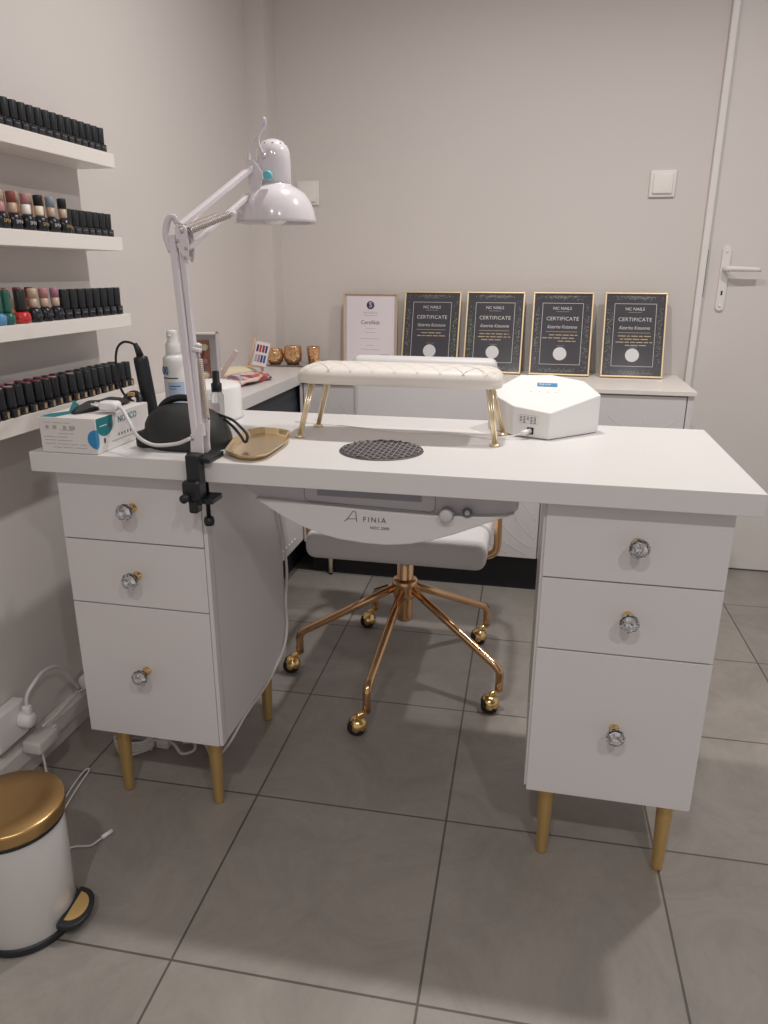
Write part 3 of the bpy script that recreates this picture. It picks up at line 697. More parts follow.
# ------------------------------------------------------------------ hand rest
hr = thing('hand_rest', (-.26, 1.39, H), 'cream quilted hand rest on gold hairpin legs in the middle of the desk', 'hand rest')
b = bmesh.new()
cx0, cx1, cy0, cy1 = -.4560, -.0665, 1.335, 1.462
cxm, cym = (cx0+cx1)/2, (cy0+cy1)/2; hx, hy = (cx1-cx0)/2, (cy1-cy0)/2
def sq(u, n, a_):   # superellipse outline
    c, s_ = math.cos(u), math.sin(u)
    return (math.copysign(abs(c)**(2/n), c), math.copysign(abs(s_)**(2/n), s_))
rings = []; N = 72
for sc, z in [(0, .8625), (.90, .8625), (.985, .8625), (1., .8635), (1., .8715), (.992, .8730), (.998, .8760), (.985, .8800), (.95, .8850), (.87, .8900), (.75, .8935), (.55, .8960), (.3, .8970), (0, .8975)]:
    if sc == 0: rings.append([b.verts.new((cxm, cym, z))]); continue
    r_ = []
    for k in range(N):
        p_ = sq(2*PI*k/N, 5.5, 0)
        ix = hx-(1-sc)*hy*1.3 if sc > .2 else hx*sc
        r_.append(b.verts.new((cxm+p_[0]*ix, cym+p_[1]*hy*sc, z)))
    rings.append(r_)
for a, d in zip(rings, rings[1:]):
    for k in range(N):
        k2 = (k+1) % N
        if len(a) == 1: b.faces.new((a[0], d[k], d[k2]))
        elif len(d) == 1: b.faces.new((a[k], a[k2], d[0]))
        else: b.faces.new((a[k], a[k2], d[k2], d[k]))
bmesh.ops.recalc_face_normals(b, faces=b.faces[:])
mb = MB(); mb._merge(b, 'cushion', True); cu = mb.build('cushion', hr)
mb = MB()
def cz(x, y):
    v = abs((y-cym)/hy); u = max(0, (abs(x-cxm)-(hx-hy*1.3))/(hy*1.3)); m_ = max(u, v)
    pts = [(0, .8975), (.3, .8970), (.55, .8960), (.75, .8935), (.87, .8900), (.95, .8850), (1., .880)]
    for (a, za), (d, zd) in zip(pts, pts[1:]):
        if m_ <= d: return za+(zd-za)*(m_-a)/(d-a)
    return .88
for k in range(-9, 10):
    for sg in (-1, 1):
        pts = []
        for q in range(-20, 21):
            y = cym+q/20*hy*.93; x = cxm+k*.042+sg*(y-cym)*.75
            if abs(x-cxm) < hx*.95: pts.append((x, y, cz(x, y)+.0000))
        if len(pts) > 3: mb.tube(pts, .0005, 'seam', seg=4)
mb.build('stitching', cu)
for fx, fy, tx_, ty_ in [(-.4453, 1.3354, -.423, 1.350), (-.4412, 1.4440, -.414, 1.437), (-.0722, 1.3412, -.088, 1.352), (-.064, 1.4440, -.092, 1.437)]:
    mb = MB().lathe([(0, 0), (.0105, 0), (.0105, .0028), (.004, .0045), (0, .0045)], 'palegold', c=(fx, fy, H+.0004), seg=20)
    for sd in (-1, 1):
        mb.tube([(fx+sd*.0028, fy, H+.003), (tx_+sd*.0048, ty_, .8632)], .0022, 'palegold', seg=8)
    mb.tube([(fx, fy+.001, H+.003), (tx_, ty_+.002, .8632)], .0018, 'palegold', seg=8)
    mb.build('leg', hr)

# ------------------------------------------------------------------ white hexagonal nail lamp
hl = thing('nail_lamp', (.02, 1.50, H), 'white faceted nail lamp with a blue sticker beside the hand rest', 'nail lamp')
hexp = [(-.046, 1.437), (.024, 1.409), (.1200, 1.505), (.090, 1.572), (.024, 1.602), (-.040, 1.596), (-.098, 1.500)]
ztop = lambda x, y: .8150+(y-1.42)*.245
mb = MB().prism(hexp, H+.0015, 0, 'plastic', bev=.0022, seg=3, top=ztop); mb.prism([((x-.01)*.96+.01, (y-1.5)*.96+1.5) for x, y in hexp], H+.0002, H+.003, 'slot')
mb.build('lamp_housing', hl)
sl = math.atan(.245)
TX = lambda x, y: Matrix.Translation((x, y, ztop(x, y)+.0004)) @ Matrix.Rotation(sl, 4, 'X')
mb = MB().box((-.0200, -.009, 0), (.0200, .009, .0006), 'blueprint', X=TX(.016, 1.545))
mb.text('36W', .0125, 'paper', TX(.011, 1.545) @ Matrix.Translation((0, 0, .0007)), depth=.0001)
mb.build('sticker', hl)
mb = MB()
for k in range(4): mb.lathe([(0, 0), (.0014, 0), (0, .0004)], 'greyprint', X=TX(-.015+k*.016, 1.508), seg=10)
mb.build('button', hl)
ang2 = math.atan2(1.409-1.437, .070)
FXl = lambda d_, z: Matrix.Translation((-.046+.070*d_, 1.437-.028*d_, z)) @ Matrix.Rotation(ang2, 4, 'Z') @ FX
mb = MB()
for r_ in range(5):
    z = .8005-r_*.0027
    for q in range(5):
        if random.random() < .85: mb.box((-.017+q*.0072, -.0005, 0), (-.0125+q*.0072, .0006, .0006), 'darkprint', X=FXl(.42, z))
mb.tube([FXl(.42, .7935) @ Vector(v) for v in [(-.020, -.005, .0007), (.021, -.005, .0007), (.021, .0105, .0007), (-.020, .0105, .0007)]], .0003, 'greyprint', closed=True, seg=4, smooth=False)
mb.build('rating_label', hl)
MB().box((-.0065, -.0065, .0003), (.0065, .0065, .0012), 'black', X=FXl(.50, .7745)).build('power_socket', hl)
a = FXl(.50, .7745) @ Vector((0, 0, .001)); b2 = FXl(.50, .7745) @ Vector((-.008, -.002, .022))
mb = MB().tube([a, b2], .0048, 'plastic', seg=10)
mb.tube(crom([b2, (-.045, 1.405, .7665), (-.075, 1.395, .7630), (-.13, 1.41, .7625), (-.19, 1.425, .7625), (-.26, 1.415, .7625), (-.34, 1.435, .7625), (-.42, 1.455, .7625), (-.50, 1.47, .7625)], 8), .0013, 'plastic', seg=6)
mb.build('power_cord', hl)

# ------------------------------------------------------------------ tray
tr = [(-.5235, 1.1560), (-.4870, 1.1270), (-.4560, 1.1250), (-.4400, 1.1500), (-.4420, 1.262), (-.4640, 1.335), (-.4920, 1.352), (-.5310, 1.356), (-.5500, 1.328), (-.5460, 1.25)]
tcx = sum(p[0] for p in tr)/len(tr); tcy = sum(p[1] for p in tr)/len(tr)
trs = []
for k_ in range(len(tr)):
    a_, b_, c2 = Vector(tr[k_-1]), Vector(tr[k_]), Vector(tr[(k_+1) % len(tr)])
    p1, p2 = b_.lerp(a_, .16), b_.lerp(c2, .16)
    for t_ in (0, .5, 1): q_ = (1-t_)**2*p1+2*t_*(1-t_)*b_+t_*t_*p2; trs.append((q_.x, q_.y))
b = bmesh.new(); rr_ = []
for f_, z in [(.0, H+.0022), (.80, H+.0022), (.93, H+.0065), (1., H+.0105), (1.0, H+.0117), (.985, H+.0117), (.915, H+.0082), (.79, H+.0008), (0, H+.0008)]:
    if f_ == 0: rr_.append([b.verts.new((tcx, tcy, z))])
    else: rr_.append([b.verts.new((tcx+(x-tcx)*f_, tcy+(y-tcy)*(1-(1-f_)*.5), z)) for x, y in trs])
n = len(trs)
order = rr_
for a, d in zip(order, order[1:]):
    for k in range(n):
        k2 = (k+1) % n
        if len(a) == 1: b.faces.new((a[0], d[k], d[k2]))
        elif len(d) == 1: b.faces.new((a[k], a[k2], d[0]))
        else: b.faces.new((a[k], a[k2], d[k2], d[k]))
bmesh.ops.recalc_face_normals(b, faces=b.faces[:])
mb = MB(); mb._merge(b, 'tray', False)
tag(mb.build('gold_tray'), 'shallow elongated gold metal tray on the desk in front of the hand rest', 'tray')

# ------------------------------------------------------------------ black dome with handle and strap
bd = thing('black_case', (-.617, 1.225, H), 'black domed padded case with a handle behind the lamp arm', 'case')
b = bmesh.new(); rings = []; N = 44
for sc, z in [(0, .0005), (.96, .0005), (.985, .004), (1.0, .018), (.985, .030), (.93, .043), (.84, .053), (.71, .062), (.55, .069), (.34, .074), (0, .0765)]:
    if sc == 0: rings.append([b.verts.new((0, 0, z))]); continue
    rings.append([b.verts.new((sq(2*PI*k/N, 2.35, 0)[0]*.0775*sc-.016*(z/.08), sq(2*PI*k/N, 2.35, 0)[1]*.060*sc, z*(1-.16*math.cos(2*PI*k/N)*sc*0))) for k in range(N)])
for a, d in zip(rings, rings[1:]):
    for k in range(N):
        k2 = (k+1) % N
        if len(a) == 1: b.faces.new((a[0], d[k], d[k2]))
        elif len(d) == 1: b.faces.new((a[k], a[k2], d[0]))
        else: b.faces.new((a[k], a[k2], d[k2], d[k]))
bmesh.ops.recalc_face_normals(b, faces=b.faces[:])
b.transform(Matrix.Translation((-.617, 1.225, H)))
mb = MB(); mb._merge(b, 'blackfab', True); mb.box((-.7045, 1.180, H+.0005), (-.675, 1.235, H+.030), 'blackfab', bev=.006, seg=4); mb.build('case_body', bd)
MB().tube(crom([(-.688, 1.235, .806), (-.674, 1.238, .830), (-.650, 1.240, .8425), (-.620, 1.240, .8425), (-.596, 1.238, .830), (-.584, 1.235, .808)], 6), .0065, 'black', seg=10).build('handle', bd)
MB().tube(crom([(-.585, 1.25, .818), (-.560, 1.24, .814), (-.536, 1.23, .809), (-.518, 1.225, .797), (-.506, 1.22, .786), (-.505, 1.215, .775), (-.511, 1.217, .774), (-.519, 1.22, .784), (-.535, 1.228, .797), (-.556, 1.236, .810)], 6), .0026, 'black', seg=6).build('wrist_strap', bd)

# handpiece
hp_ = thing('drill_handpiece', (-.727, 1.330, H), 'black cylindrical drill handpiece standing upright with a curled cord', 'handpiece')
bp_ = Vector((-.7470, 1.330, H+.001)); tp_ = Vector((-.7665, 1.335, .905))
MB().tube([bp_, bp_.lerp(tp_, .05), bp_.lerp(tp_, .5), bp_.lerp(tp_, .93), bp_.lerp(tp_, .985), tp_], .015, 'black', seg=20, rfun=lambda t: [.012, .0138, .0140, .0142, .0135, .0095][min(5, int(round(t*5)))]).build('grip', hp_)
MB().tube([tp_, tp_+Vector((-.004, 0, .014)), tp_+Vector((-.009, 0, .024))], .006, 'rubber', seg=10, rfun=lambda t: .0075-.003*t).build('strain_relief', hp_)
e0 = tp_+Vector((-.008, 0, .022))
MB().tube(crom([e0, (-.785, 1.332, .9315), (-.798, 1.330, .9315), (-.810, 1.328, .920), (-.815, 1.326, .895), (-.812, 1.326, .87), (-.806, 1.318, .846), (-.792, 1.31, .830), (-.780, 1.318, .818)], 7), .0024, 'rubber', seg=8).build('cord', hp_)
cr_ = thing('handpiece_cradle', (-.768, 1.33, H), 'black coiled cradle ring with gold highlights beside the handpiece', 'cradle')
cpts = [(-.771+.015*math.cos(a), 1.297+.010*math.sin(a), .822+.0145*math.sin(a)) for a in [2*PI*k/20 for k in range(20)]]
MB().tube(cpts, .0065, 'black', closed=True, seg=10).tube([(-.771, 1.300, .808), (-.773, 1.308, .800), (-.773, 1.310, H+.001)], .005, 'black').lathe([(0, 0), (.011, 0), (.011, .004), (0, .004)], 'black', c=(-.774, 1.3115, H+.0003), seg=20).build('ring', cr_)
MB().box((-.773, 1.284, .835), (-.759, 1.290, .842), 'goldtag', bev=.001).build('gold_highlight', cr_)  # small gold piece standing in for a highlight on the ring
MB().lathe([(0, -.003), (.004, -.002), (.005, 0), (.003, .004), (0, .005)], 'plastic', c=(-.775, 1.290, .817), seg=12).build('white_highlight', cr_)  # pale bead standing in for a white highlight on the ring

# ------------------------------------------------------------------ glove box
gb = thing('glove_box', (-.795, 1.21, H), 'white and teal cardboard glove box with a black glove sticking out', 'box')
x0, x1, y0, y1, z0, z1 = -.8480, -.7400, 1.1185, 1.298, H+.0005, H+.0625
MB().box((x0, y0, z0), (x1, y1, z1), 'box', bev=.0008).build('carton', gb)
mb = MB()
mb.poly([(x0+.002, y0+.002, z1+.0003), (x0+.030, y0+.002, z1+.0003), (x0+.045, y0+.060, z1+.0003), (x0+.032, y0+.075, z1+.0003), (x0+.002, y0+.030, z1+.0003)], 'teal')
pts = [(x1+.0004, y0+.003, z1-.001)]+[(x1+.0004, y0+.0285-.0255*math.cos(PI*k/14), z1-.016-.018*math.sin(PI*k/14)) for k in range(0, 15)]+[(x1+.0004, y0+.054, z1-.001)]
mb.poly(pts, 'teal')
pts = [(x1-.017*math.sin(PI*k/12), y0-.0004, z0+.026+.017*math.cos(PI*k/12)) for k in range(13)]
mb.poly(pts, 'blueprint')
mb.poly([(x1+.0004, y0+.008*math.sin(PI*k/12), z0+.026+.017*math.cos(PI*k/12)) for k in range(13)], 'blueprint')
SX = lambda y, z: Matrix.Translation((x1+.0005, y, z)) @ Matrix.Rotation(PI/2, 4, 'Z') @ FX
mb.text('NOBICO', .0165, 'teal', SX(1.222, z1-.014), depth=.0001)
mb.text('HANDS', .007, 'paper', SX(y0+.028, z1-.014), depth=.0001, sx=1.1) if False else mb.box((x1+.0004, y0+.012, z1-.016), (x1+.0007, y0+.034, z1-.0145), 'paper')
mb.text('GLOVES', .0065, 'darkprint', SX(1.215, z0+.023), depth=.0001, spacing=1.5) if False else None
for k in range(5): mb.box((x1+.0004, 1.187+k*.010, z0+.020), (x1+.0007, 1.190+k*.010, z0+.0245), 'darkprint')
for y_, z_ in [(1.162, z1-.020), (1.140, z0+.020)]: mb.box((x1+.0004, y_, z_-.004), (x1+.0007, y_+.005, z_+.004), 'darkprint')
mb.box((x1+.0003, 1.165, z0+.0135), (x1+.0006, 1.26, z0+.0145), 'greyprint')
for q, (xa, w_) in enumerate([(x0+.012, .006), (x0+.026, .007), (x0+.046, .006), (x0+.058, .011)]):
    mb.box((xa, y0-.0006, z1-.020), (xa+w_, y0-.0003, z1-.014), 'greyprint')
rnd = random.Random(4)
for r_ in range(8):
    z = z1-.009-r_*.0062; x = x0+.008
    while x < x1-.022:
        w_ = rnd.uniform(.010, .03)
        if rnd.random() < .62 and not (r_ in (1,) and x < x0+.07): mb.box((x, y0-.0006, z-.0004), (min(x+w_, x1-.020), y0-.0003, z+.0004), 'greyprint')
        x += w_+.004
mb.build('print', gb)
mb = MB().poly([(x0+.026, y0+.050, z1+.001), (x0+.050, y0+.060, z1+.001), (x0+.030, y0+.062, z1+.020)], 'teal')
mb.poly([(x0+.026, y0+.052, z1+.0012), (x0+.030, y0+.064, z1+.020), (x0+.050, y0+.062, z1+.0012)], 'teal')
mb.build('flap', gb)
mb = MB(); mb._merge(sack(-.785, 1.215, .135, .030, .017, 1.35, z1+.0005, 9, .14), 'blackfab', True); mb.build('glove', gb)

# ------------------------------------------------------------------ spray bottle, round device, small bottle
sb = thing('spray_bottle', (-.722, 1.385, H), 'white disinfectant spray bottle with pale blue label behind the black case', 'bottle')
MB().lathe([(0, 0), (.0205, 0), (.0222, .003), (.0222, .130), (.0215, .138), (.018, .142), (.014, .144), (0, .144)], 'plastic', c=(-.722, 1.385, H+.0005), seg=32).build('bottle_body', sb)
MB().lathe([(0, .143), (.0142, .143), (.0148, .150), (.0140, .166), (.0110, .170), (.0105, .186), (.0095, .192), (0, .193)], 'plastic', c=(-.722, 1.385, H), seg=24).tube([(-.722, 1.378, H+.182), (-.722, 1.371, H+.182)], .003, 'plastic').build('pump_cap', sb)
mb = MB()
def wrap(zb_, zt_, a0, a1, m, r):
    b = bmesh.new(); q = 12; vs = []
    for i in range(q+1):
        a = a0+(a1-a0)*i/q
        vs.append((b.verts.new((-.722+r*math.cos(a), 1.385+r*math.sin(a), zb_)), b.verts.new((-.722+r*math.cos(a), 1.385+r*math.sin(a), zt_))))
    for i in range(q): b.faces.new((vs[i][0], vs[i+1][0], vs[i+1][1], vs[i][1]))
    mb._merge(b, m, True)
wrap(H+.020, H+.092, -PI/2-.25, -PI/2+1.3, 'bluelabel', .0226)
wrap(H+.0985, H+.101, -PI/2-.9, -PI/2+.7, 'darkprint', .0226)
wrap(H+.083, H+.085, -PI/2-.1, -PI/2+.9, 'navy', .0229); wrap(H+.078, H+.0795, -PI/2-.1, -PI/2+.5, 'navy', .0229)
mb.text('00', .0240, 'navy', Matrix.Translation((-.7310, 1.3628, H+.1140)) @ Matrix.Rotation(-.40, 4, 'Z') @ FX, depth=.0004, sx=.72)
mb.build('label', sb)

rd = thing('round_nail_lamp', (-.701, 1.490, H), 'white round domed nail lamp at the back left of the desk', 'nail lamp')
MB().lathe([(0, .0005), (.069, .0005), (.070, .003), (.070, .004), (.0695, .066), (.0680, .070), (.0655, .0720), (.05, .0765), (.03, .079), (0, .080)], 'plastic', c=(-.701, 1.490, H), seg=56).build('lamp_housing', rd)
MB().lathe([(.0, 0), (.0725, 0), (.0725, .004), (.0, .004)], 'silver', c=(-.701, 1.490, H+.0002), seg=56).build('base_rim', rd)
MB().box((-.672, 1.4245, H+.012), (-.652, 1.4285, H+.050), 'ivory', bev=.001, X=Matrix.Identity(4)).build('front_panel', rd)
sm = thing('small_bottle', (-.628, 1.372, H), 'small clear bottle with a black cap in front of the round nail lamp', 'bottle')
MB().lathe([(0, .0005), (.0125, .0005), (.013, .004), (.013, .068), (.010, .074), (.008, .076), (0, .076)], 'clear', c=(-.628, 1.372, H), seg=24).build('bottle_body', sm)
MB().lathe([(0, .076), (.0105, .076), (.0105, .092), (.0075, .093), (.0068, .116), (0, .117)], 'black', c=(-.628, 1.372, H), seg=24).build('cap', sm)
MB().box((-.6375, 1.3590, H+.02), (-.6180, 1.3596, H+.055), 'paper').build('label', sm)

# ------------------------------------------------------------------ shelves and nail polish
K_ = .9825
def shelf(z0, z1, y0, y1, label):
    o = MB().box((XW+.0005, y0, z0), (-.955, y1, z1), 'shelf', bev=.001).build('wall_shelf')
    tag(o, label, 'shelf', 'white floating wall shelves')
cz_ = 1.0648
S1 = (cz_+(1.2835-cz_)*K_, cz_+(1.3130-cz_)*K_); S2 = (cz_+(1.1072-cz_)*K_, cz_+(1.1368-cz_)*K_)
S3 = (cz_+(.9340-cz_)*K_+.003, cz_+(.9627-cz_)*K_+.003); S4 = (cz_+(.7630-cz_)*K_, cz_+(.7965-cz_)*K_)
names = ['topmost', 'second from top', 'third from top', 'lowest']
for i, (s_, lab) in enumerate(zip([S1, S2, S3, S4], ['topmost white floating shelf holding only black polish bottles', 'second white floating shelf from the top with patterned-cap bottles', 'third white floating shelf from the top with red and green bottles', 'lowest white floating shelf beside the glove box, two rows of bottles'])):
    shelf(s_[0], s_[1], .70, 1.634+.004*(i == 2), lab)

def bottle_square():
    t = bpy.data.objects.new('nail_polish_bottle', None); COL.objects.link(t)
    MB().box((-.0098, -.0098, 0), (.0098, .0098, .017), 'polish', bev=.002, seg=3).box((.0097, -.006, .009), (.0101, .006, .0115), 'greytag').build('bottle', t, True)
    MB().lathe([(0, .017), (.0088, .017), (.0092, .019), (.0098, .050), (.0090, .052), (0, .052)], 'polishcap', seg=16).build('cap', t, True)
    return t
def bottle_round(capm, midm, bodym='polish', tagm='greytag'):
    t = bpy.data.objects.new('nail_polish_bottle', None); COL.objects.link(t)
    mb = MB().lathe([(0, 0), (.0135, 0), (.0148, .002), (.0148, .022), (.0120, .0275), (.0070, .031), (0, .031)], bodym, seg=24)
    mb.build('bottle', t, True)
    X = Matrix.Translation((.0150, -.003, .014)) @ Matrix.Rotation(-.15, 4, 'Z') @ Matrix.Rotation(PI/2, 4, 'Z') @ FX
    MB().text('SPN', .0095, tagm, X, depth=.0002).build('lettering', t, True)
    MB().lathe([(0, .031), (.0078, .031), (.0084, .034), (.0088, .050), (0, .050)], midm, seg=18).lathe([(0, .050), (.0088, .050), (.0092, .069), (.0078, .0715), (0, .0715)], capm, seg=18).build('cap', t, True)
    return t
def bottle_squat(bodym, capm):
    t = bpy.data.objects.new('nail_polish_bottle', None); COL.objects.link(t)
    MB().lathe([(0, 0), (.0120, 0), (.0150, .003), (.0160, .010), (.0145, .018), (.0075, .022), (0, .022)], bodym, seg=24).build('bottle', t, True)
    MB().lathe([(0, .022), (.0095, .022), (.0100, .026), (.0092, .060), (.0080, .062), (0, .062)], capm, seg=18).build('cap', t, True)
    return t
def bottle_gold(disc=None):
    t = bpy.data.objects.new('nail_polish_bottle', None); COL.objects.link(t)
    mb = MB().box((-.0100, -.0100, 0), (.0100, .0100, .0145), 'polish', bev=.002, seg=3)
    mb.box((.0098, .0010, .002), (.0103, .0065, .0115), 'goldtag').build('bottle', t, True)
    mb = MB().lathe([(0, .0145), (.0096, .0145), (.0096, .019), (.0085, .049), (.0079, .0505), (0, .0505)], 'polishcap', seg=16)
    if disc: mb.lathe([(0, .0505), (.0074, .0505), (.0070, .0515), (0, .0515)], disc, seg=16)
    mb.build('cap', t, True)
    return t
ORD = ['first', 'second', 'third', 'fourth', 'fifth', 'sixth', 'seventh', 'eighth', 'ninth', 'tenth', 'eleventh', 'twelfth', 'thirteenth', 'fourteenth', 'fifteenth', 'sixteenth', 'seventeenth', 'eighteenth', 'nineteenth', 'twentieth']
def put(proto, first, x, y, z, label, group, rz=0.):
    o = proto if first else copy_tree(proto)
    o.location = (x, y, z); o.rotation_euler = (0, 0, rz)
    tag(o, label, 'nail polish', group); return o
# top shelf
p_ = bottle_square(); n1 = 15; first = True
for k in range(n1):
    y = 1.604-k*.0234
    put(p_, first, -.968, y, S1[1]+.0003, 'square black polish bottle, %s from the right on the top shelf' % ('rightmost' if k == 0 else ORD[k]), 'black bottles on the top shelf', random.uniform(-.08, .08)).scale = (1, 1.03, .9); first = False
for k in range(7):
    put(p_, False, -.973, 1.606-k*.0247, S2[1]+.0003, 'square black nail polish bottle, %s from the right on the second shelf' % ORD[k], 'black bottles on the second shelf', random.uniform(-.08, .08)).scale = (1, 1.1, .92)
caps2 = [('black', 'beige', 'black and beige'), ('greycap', 'beige', 'grey and beige'), ('black', 'cream', 'black and cream'), ('pinkcap', 'ivory', 'white with rose spot'), ('redcap', 'beige', 'brick red and beige'), ('beige', 'pinkcap', 'beige and pink')]
for k, (cm, mm, desc) in enumerate(caps2):
    y = [1.4809, 1.4417, 1.4044, 1.3656, 1.3258, 1.2918][k]*K_-.0100
    pr = bottle_round(cm, mm, tagm='goldtag' if k in (0, 2, 5) else 'silver'); pr.scale = (.95, .95, .92)
    put(pr, True, -.972, y, S2[1]+.0003, 'black bottle with %s cap on the second shelf' % desc, 'patterned-cap bottles on the second shelf')
for k, (cm, y) in enumerate([('redcap', 1.318), ('beige', 1.358), ('beige', 1.398), ('amber', 1.435), ('beige', 1.280)]):
    pr = bottle_round(cm, 'amber', 'amber')
    put(pr, True, -1.010, y-.008, S2[1]+.0003, 'amber bottle in the back row of the second shelf, %s' % ['behind the brick red cap', 'behind the rose spot cap', 'behind the cream cap', 'behind the grey cap', 'behind the leftmost cap'][k], 'amber bottles at the back of the second shelf')
# third shelf
ys3 = [1.4646, 1.4897, 1.5193, 1.546, 1.5736, 1.6021, 1.6272, 1.6560]
for k, y in enumerate(reversed(ys3)):
    put(p_, False, -.970, 1.607-k*.0280, S3[1]+.0003, 'square black nail polish bottle, %s from the right on the third shelf' % ORD[k], 'black bottles on the third shelf', random.uniform(-.08, .08)).scale = (1, 1.12, 1.14)
for k, (cm, mm, desc, y) in enumerate([('mauvecap', 'beige', 'mauve and beige', 1.4105), ('pinkcap', 'beige', 'dusty pink and beige', 1.3745), ('tan', 'beige', 'plain tan', 1.3405)]):
    pr = bottle_round(cm, mm); pr.scale = (.95, .95, .88)
    put(pr, True, -.972, y*K_-.002, S3[1]+.0003, 'black bottle with %s cap on the third shelf' % desc, 'patterned-cap bottles on the third shelf')
for bm_, cm, desc, y in [('red', 'black', 'bright red bottle with black cap', 1.300), ('green', 'green', 'dark green bottle with dark green cap', 1.2600), ('blue', 'green', 'light blue bottle with green cap', 1.235)]:
    pr = bottle_squat(bm_, cm); pr.scale = (1.0 if bm_ == 'red' else .85, 1.12 if bm_ == 'red' else .85, 1)
    put(pr, True, -.972, y*K_, S3[1]+.0003, 'squat %s at the left end of the third shelf' % desc, 'coloured bottles on the third shelf')
for k, (cm, y) in enumerate([('beige', 1.225), ('pinkcap', 1.268), ('pinkcap', 1.292), ('redcap', 1.325), ('rosecap', 1.360)]):
    pr = bottle_round(cm, 'amber', 'amber'); pr.scale = (.9, .9, .9)
    put(pr, True, -1.012, y, S3[1]+.0003, 'amber bottle in the back row of the third shelf, %s' % ['behind the blue bottle', 'behind the green bottle', 'behind the red bottle', 'behind the tan cap', 'behind the dusty pink cap'][k], 'amber bottles at the back of the third shelf')
# lowest shelf: two rows
pg = bottle_gold(); pr_ = bottle_gold('rosecap'); pk = bottle_gold('pinkcap'); used = set()
for row, (x, n, off) in enumerate([(-.9675, 18, 0.), (-.995, 17, .013)]):
    for k in range(n):
        y = 1.614-off-k*.0275
        if y < 1.14: continue
        pr = pg if k < 8 else random.choice([pr_, pr_, pk, pg])
        f = id(pr) not in used; used.add(id(pr))
        put(pr, f, x+random.uniform(-.002, .002), y, S4[1]+.0003, 'gold-tagged black bottle, %s from right, %s row, lowest shelf' % (ORD[k], ['front', 'back'][row]), ['front', 'back'][row]+' row bottles on the lowest shelf', random.uniform(-.15, .15)).scale = (1.16, 1.16, 1.12)

# ------------------------------------------------------------------ cable trunking, socket, cables
tag(MB().prism([(0, 0), (.022, 0), (.022, .035), (.012, .045), (0, .045)], 0, 1.35, 'trunk', bev=.001, X=Matrix.Translation((XW+.0005, 1.75, .053)) @ FX).box((XW+.0003, 1.062, .0525), (XW+.0235, 1.064, .0985), 'trunk').build('cable_trunking'), 'white plastic cable trunking running low along the left wall', 'trunking')
sk = thing('wall_socket', (XW, 1.165, .160), 'white double wall socket box with plugs at the left wall', 'socket')
MB().box((XW+.0005, 1.085, .124), (XW+.030, 1.176, .206), 'plastic', bev=.005, seg=3).build('socket_box', sk)
pg1 = thing('power_plug', (XW+.05, 1.16, .16), 'white round plug with upward cord in the wall socket', 'plug')
MB().lathe([(0, 0), (.018, 0), (.019, .003), (.017, .022), (.012, .028), (0, .028)], 'plastic', X=Matrix.Translation((XW+.0305, 1.158, .166)) @ Matrix.Rotation(PI/2, 4, 'Y'), seg=24).box((XW+.038, 1.150, .175), (XW+.056, 1.166, .200), 'plastic', bev=.005, seg=3).build('plug_body', pg1)
MB().tube(crom([(XW+.047, 1.158, .195), (XW+.049, 1.162, .222), (XW+.055, 1.185, .243), (XW+.050, 1.225, .245), (XW+.045, 1.275, .225), (XW+.040, 1.315, .175), (XW+.035, 1.345, .125)], 6), .0042, 'cord').build('cord', pg1)
pg2 = thing('power_adapter', (XW+.05, 1.20, .11), 'white power adapter below the wall socket', 'adapter')
MB().box((XW+.0245, 1.150, .083), (XW+.068, 1.215, .112), 'trunk', bev=.005, seg=3, X=Matrix.Identity(4)).box((XW+.03, 1.215, .089), (XW+.05, 1.235, .105), 'plastic', bev=.003).build('adapter_body', pg2)
MB().tube(crom([(XW+.060, 1.165, .084), (XW+.062, 1.165, .05), (XW+.062, 1.165, .010)], 4), .0025, 'cord').build('cord', pg2)
tag(MB().tube(crom([(XW+.050, 1.190, .128), (XW+.052, 1.24, .128), (XW+.045, 1.30, .128), (XW+.042, 1.36, .120), (XW+.06, 1.40, .105)], 5), .0028, 'cord').build('thin_cable'), 'thin white cable running above the trunking to the inline connector', 'cable')
tag(MB().lathe([(0, 0), (.014, .002), (.019, .008), (.020, .06), (.017, .075), (.006, .08), (0, .08)], 'plastic', X=Matrix.Translation((XW+.026, 1.375, .1185)) @ Matrix.Rotation(-PI/2, 4, 'X') @ Matrix.Identity(4), seg=24).build('inline_connector'), 'white rounded cable connector resting on the trunking beside the left pedestal', 'connector')
cp = []
for k in range(64):
    a = k*.55; r = 1+.10*math.sin(k*1.7)
    cp.append((-.868+.040*r*math.cos(a), 1.318+.034*r*math.sin(a), .005+.0006*k))
mb = MB().tube(crom(cp, 3), .0034, 'cord', seg=6)
mb.tube(crom([(-.83, 1.33, .022), (-.80, 1.345, .015), (-.77, 1.325, .022), (-.745, 1.31, .012), (-.725, 1.33, .010), (-.74, 1.36, .008), (-.765, 1.355, .008)], 6), .0034, 'cord', seg=6)
mb.box((-.822, 1.330, .0005), (-.790, 1.352, .020), 'cord', bev=.004)
tag(mb.build('coiled_cable'), 'coiled white cable on the floor under the left pedestal', 'cable')
mb = MB().tube(crom([(-.885, 1.00, .004), (-.905, 1.07, .004), (-.926, 1.15, .004), (-.934, 1.215, .004), (-.925, 1.222, .004), (-.915, 1.16, .004), (-.90, 1.09, .004), (-.875, 1.02, .004), (-.845, .995, .004), (-.818, 1.010, .004), (-.792, 1.018, .004), (-.782, 1.040, .004)], 6), .0020, 'cord', seg=6)
mb.tube([(-.7815, 1.041, .0045), (-.7715, 1.062, .0055)], .0042, 'plastic', seg=8)
tag(mb.build('charging_cable'), 'thin white charging cable lying on the floor behind the bin', 'cable')

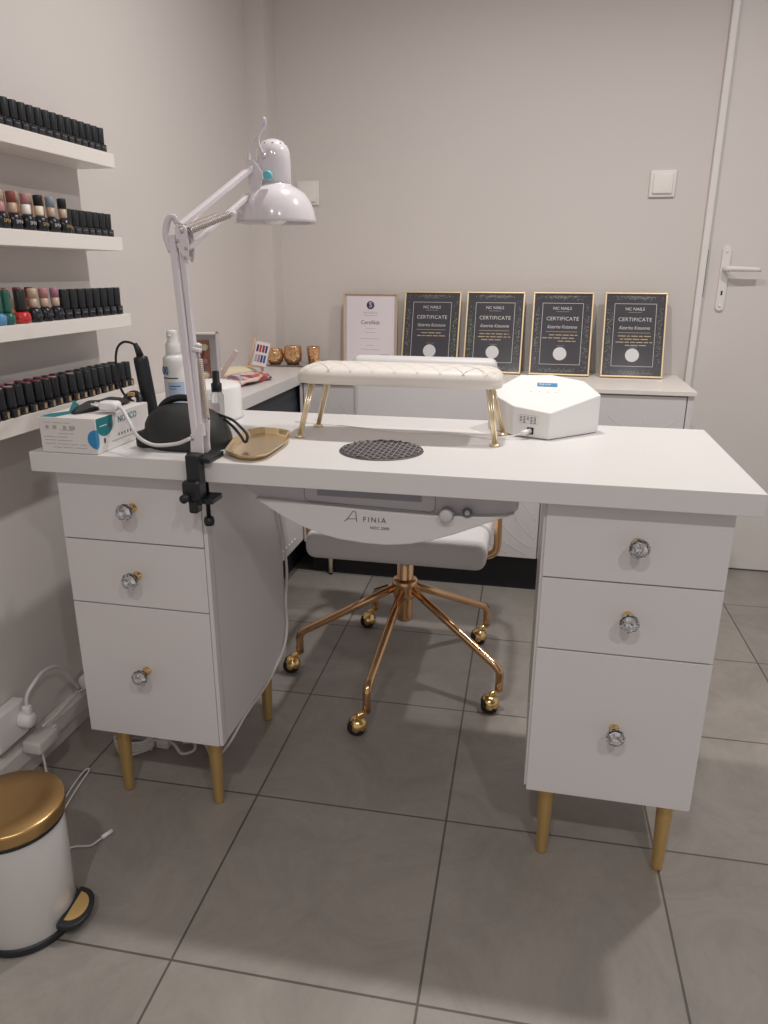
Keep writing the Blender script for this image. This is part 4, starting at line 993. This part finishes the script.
# ------------------------------------------------------------------ pedal bin
bx, by = -.801, .849
bn = thing('pedal_bin', (bx, by, 0), 'white pedal bin with a brushed gold lid in the lower left corner', 'bin')
MB().lathe([(0, .012), (.078, .012), (.0788, .014), (.0800, .212), (.0790, .216), (0, .216)], 'whitegloss', c=(bx, by, 0), seg=64).build('bin_body', bn)
MB().lathe([(0, .0005), (.0800, .0005), (.0825, .003), (.0825, .013), (.0790, .0155), (0, .0155)], 'black', c=(bx, by, 0), seg=64).build('base_ring', bn)
MB().lathe([(0, .2150), (.0815, .2150), (.0845, .2165), (.0855, .2200), (.0855, .2350), (.0845, .2380), (.0825, .2395), (.04, .2400), (0, .2402)], 'lid', c=(bx, by, 0), seg=64).lathe([(.080, .2085), (.0825, .2085), (.0825, .2150), (.080, .2150)], 'black', c=(bx, by, 0), seg=64).build('lid', bn)
pa = .10
RP = Matrix.Translation((bx, by, .046)) @ Matrix.Rotation(pa, 4, 'Z') @ Matrix.Rotation(.18, 4, 'Y')
def halfmoon(r0, w, d0, d1):
    pts = [(d0, -w), (d0, w)]
    return pts
outl = [(.076, -.040)]+[(.082+.034*math.sin(PI*k/14)**.8, -.042*math.cos(PI*k/14)) for k in range(15)]+[(.076, .040)]
mb = MB().prism(outl, -.006, .004, 'black', bev=.0015, X=RP)
pe = mb.build('pedal', bn)
inl = [(.084+.024*math.sin(PI*k/12)**.9, -.030*math.cos(PI*k/12)) for k in range(13)]
MB().prism(inl, .0035, .0055, 'goldmat', X=RP).build('pedal_plate', pe)
MB().box((.05, -.012, -.020), (.085, .012, -.010), 'black', X=RP).build('pedal_arm', pe)

# ------------------------------------------------------------------ camera, world, view
f_px, pitch, roll, yaw = 737.7289, .3155, .0040, -.2060
cp_, sp_ = math.cos(pitch), math.sin(pitch); c_, s_ = math.cos(yaw), math.sin(yaw)
fw = Vector((s_*cp_, c_*cp_, -sp_)); rt = Vector((c_, -s_, 0)); up = rt.cross(fw)
r2 = math.cos(roll)*rt+math.sin(roll)*up; u2 = -math.sin(roll)*rt+math.cos(roll)*up
cam = bpy.data.cameras.new('camera'); co = bpy.data.objects.new('camera', cam); COL.objects.link(co)
mw = Matrix((( r2.x, u2.x, -fw.x, 0), (r2.y, u2.y, -fw.y, 0), (r2.z, u2.z, -fw.z, cz_), (0, 0, 0, 1)))
co.matrix_world = mw
cam.sensor_fit = 'HORIZONTAL'; cam.sensor_width = 36; cam.lens = 36*f_px/768; cam.clip_start = .02
scn.camera = co
w = bpy.data.worlds.new('world'); scn.world = w; w.use_nodes = True
w.node_tree.nodes['Background'].inputs['Color'].default_value = (1, .955, .94, 1)
w.node_tree.nodes['Background'].inputs['Strength'].default_value = .41
scn.view_settings.view_transform = 'Standard'; scn.view_settings.look = 'None'
scn.view_settings.exposure = 0.; scn.view_settings.gamma = 1; scn.view_settings.use_curve_mapping = False
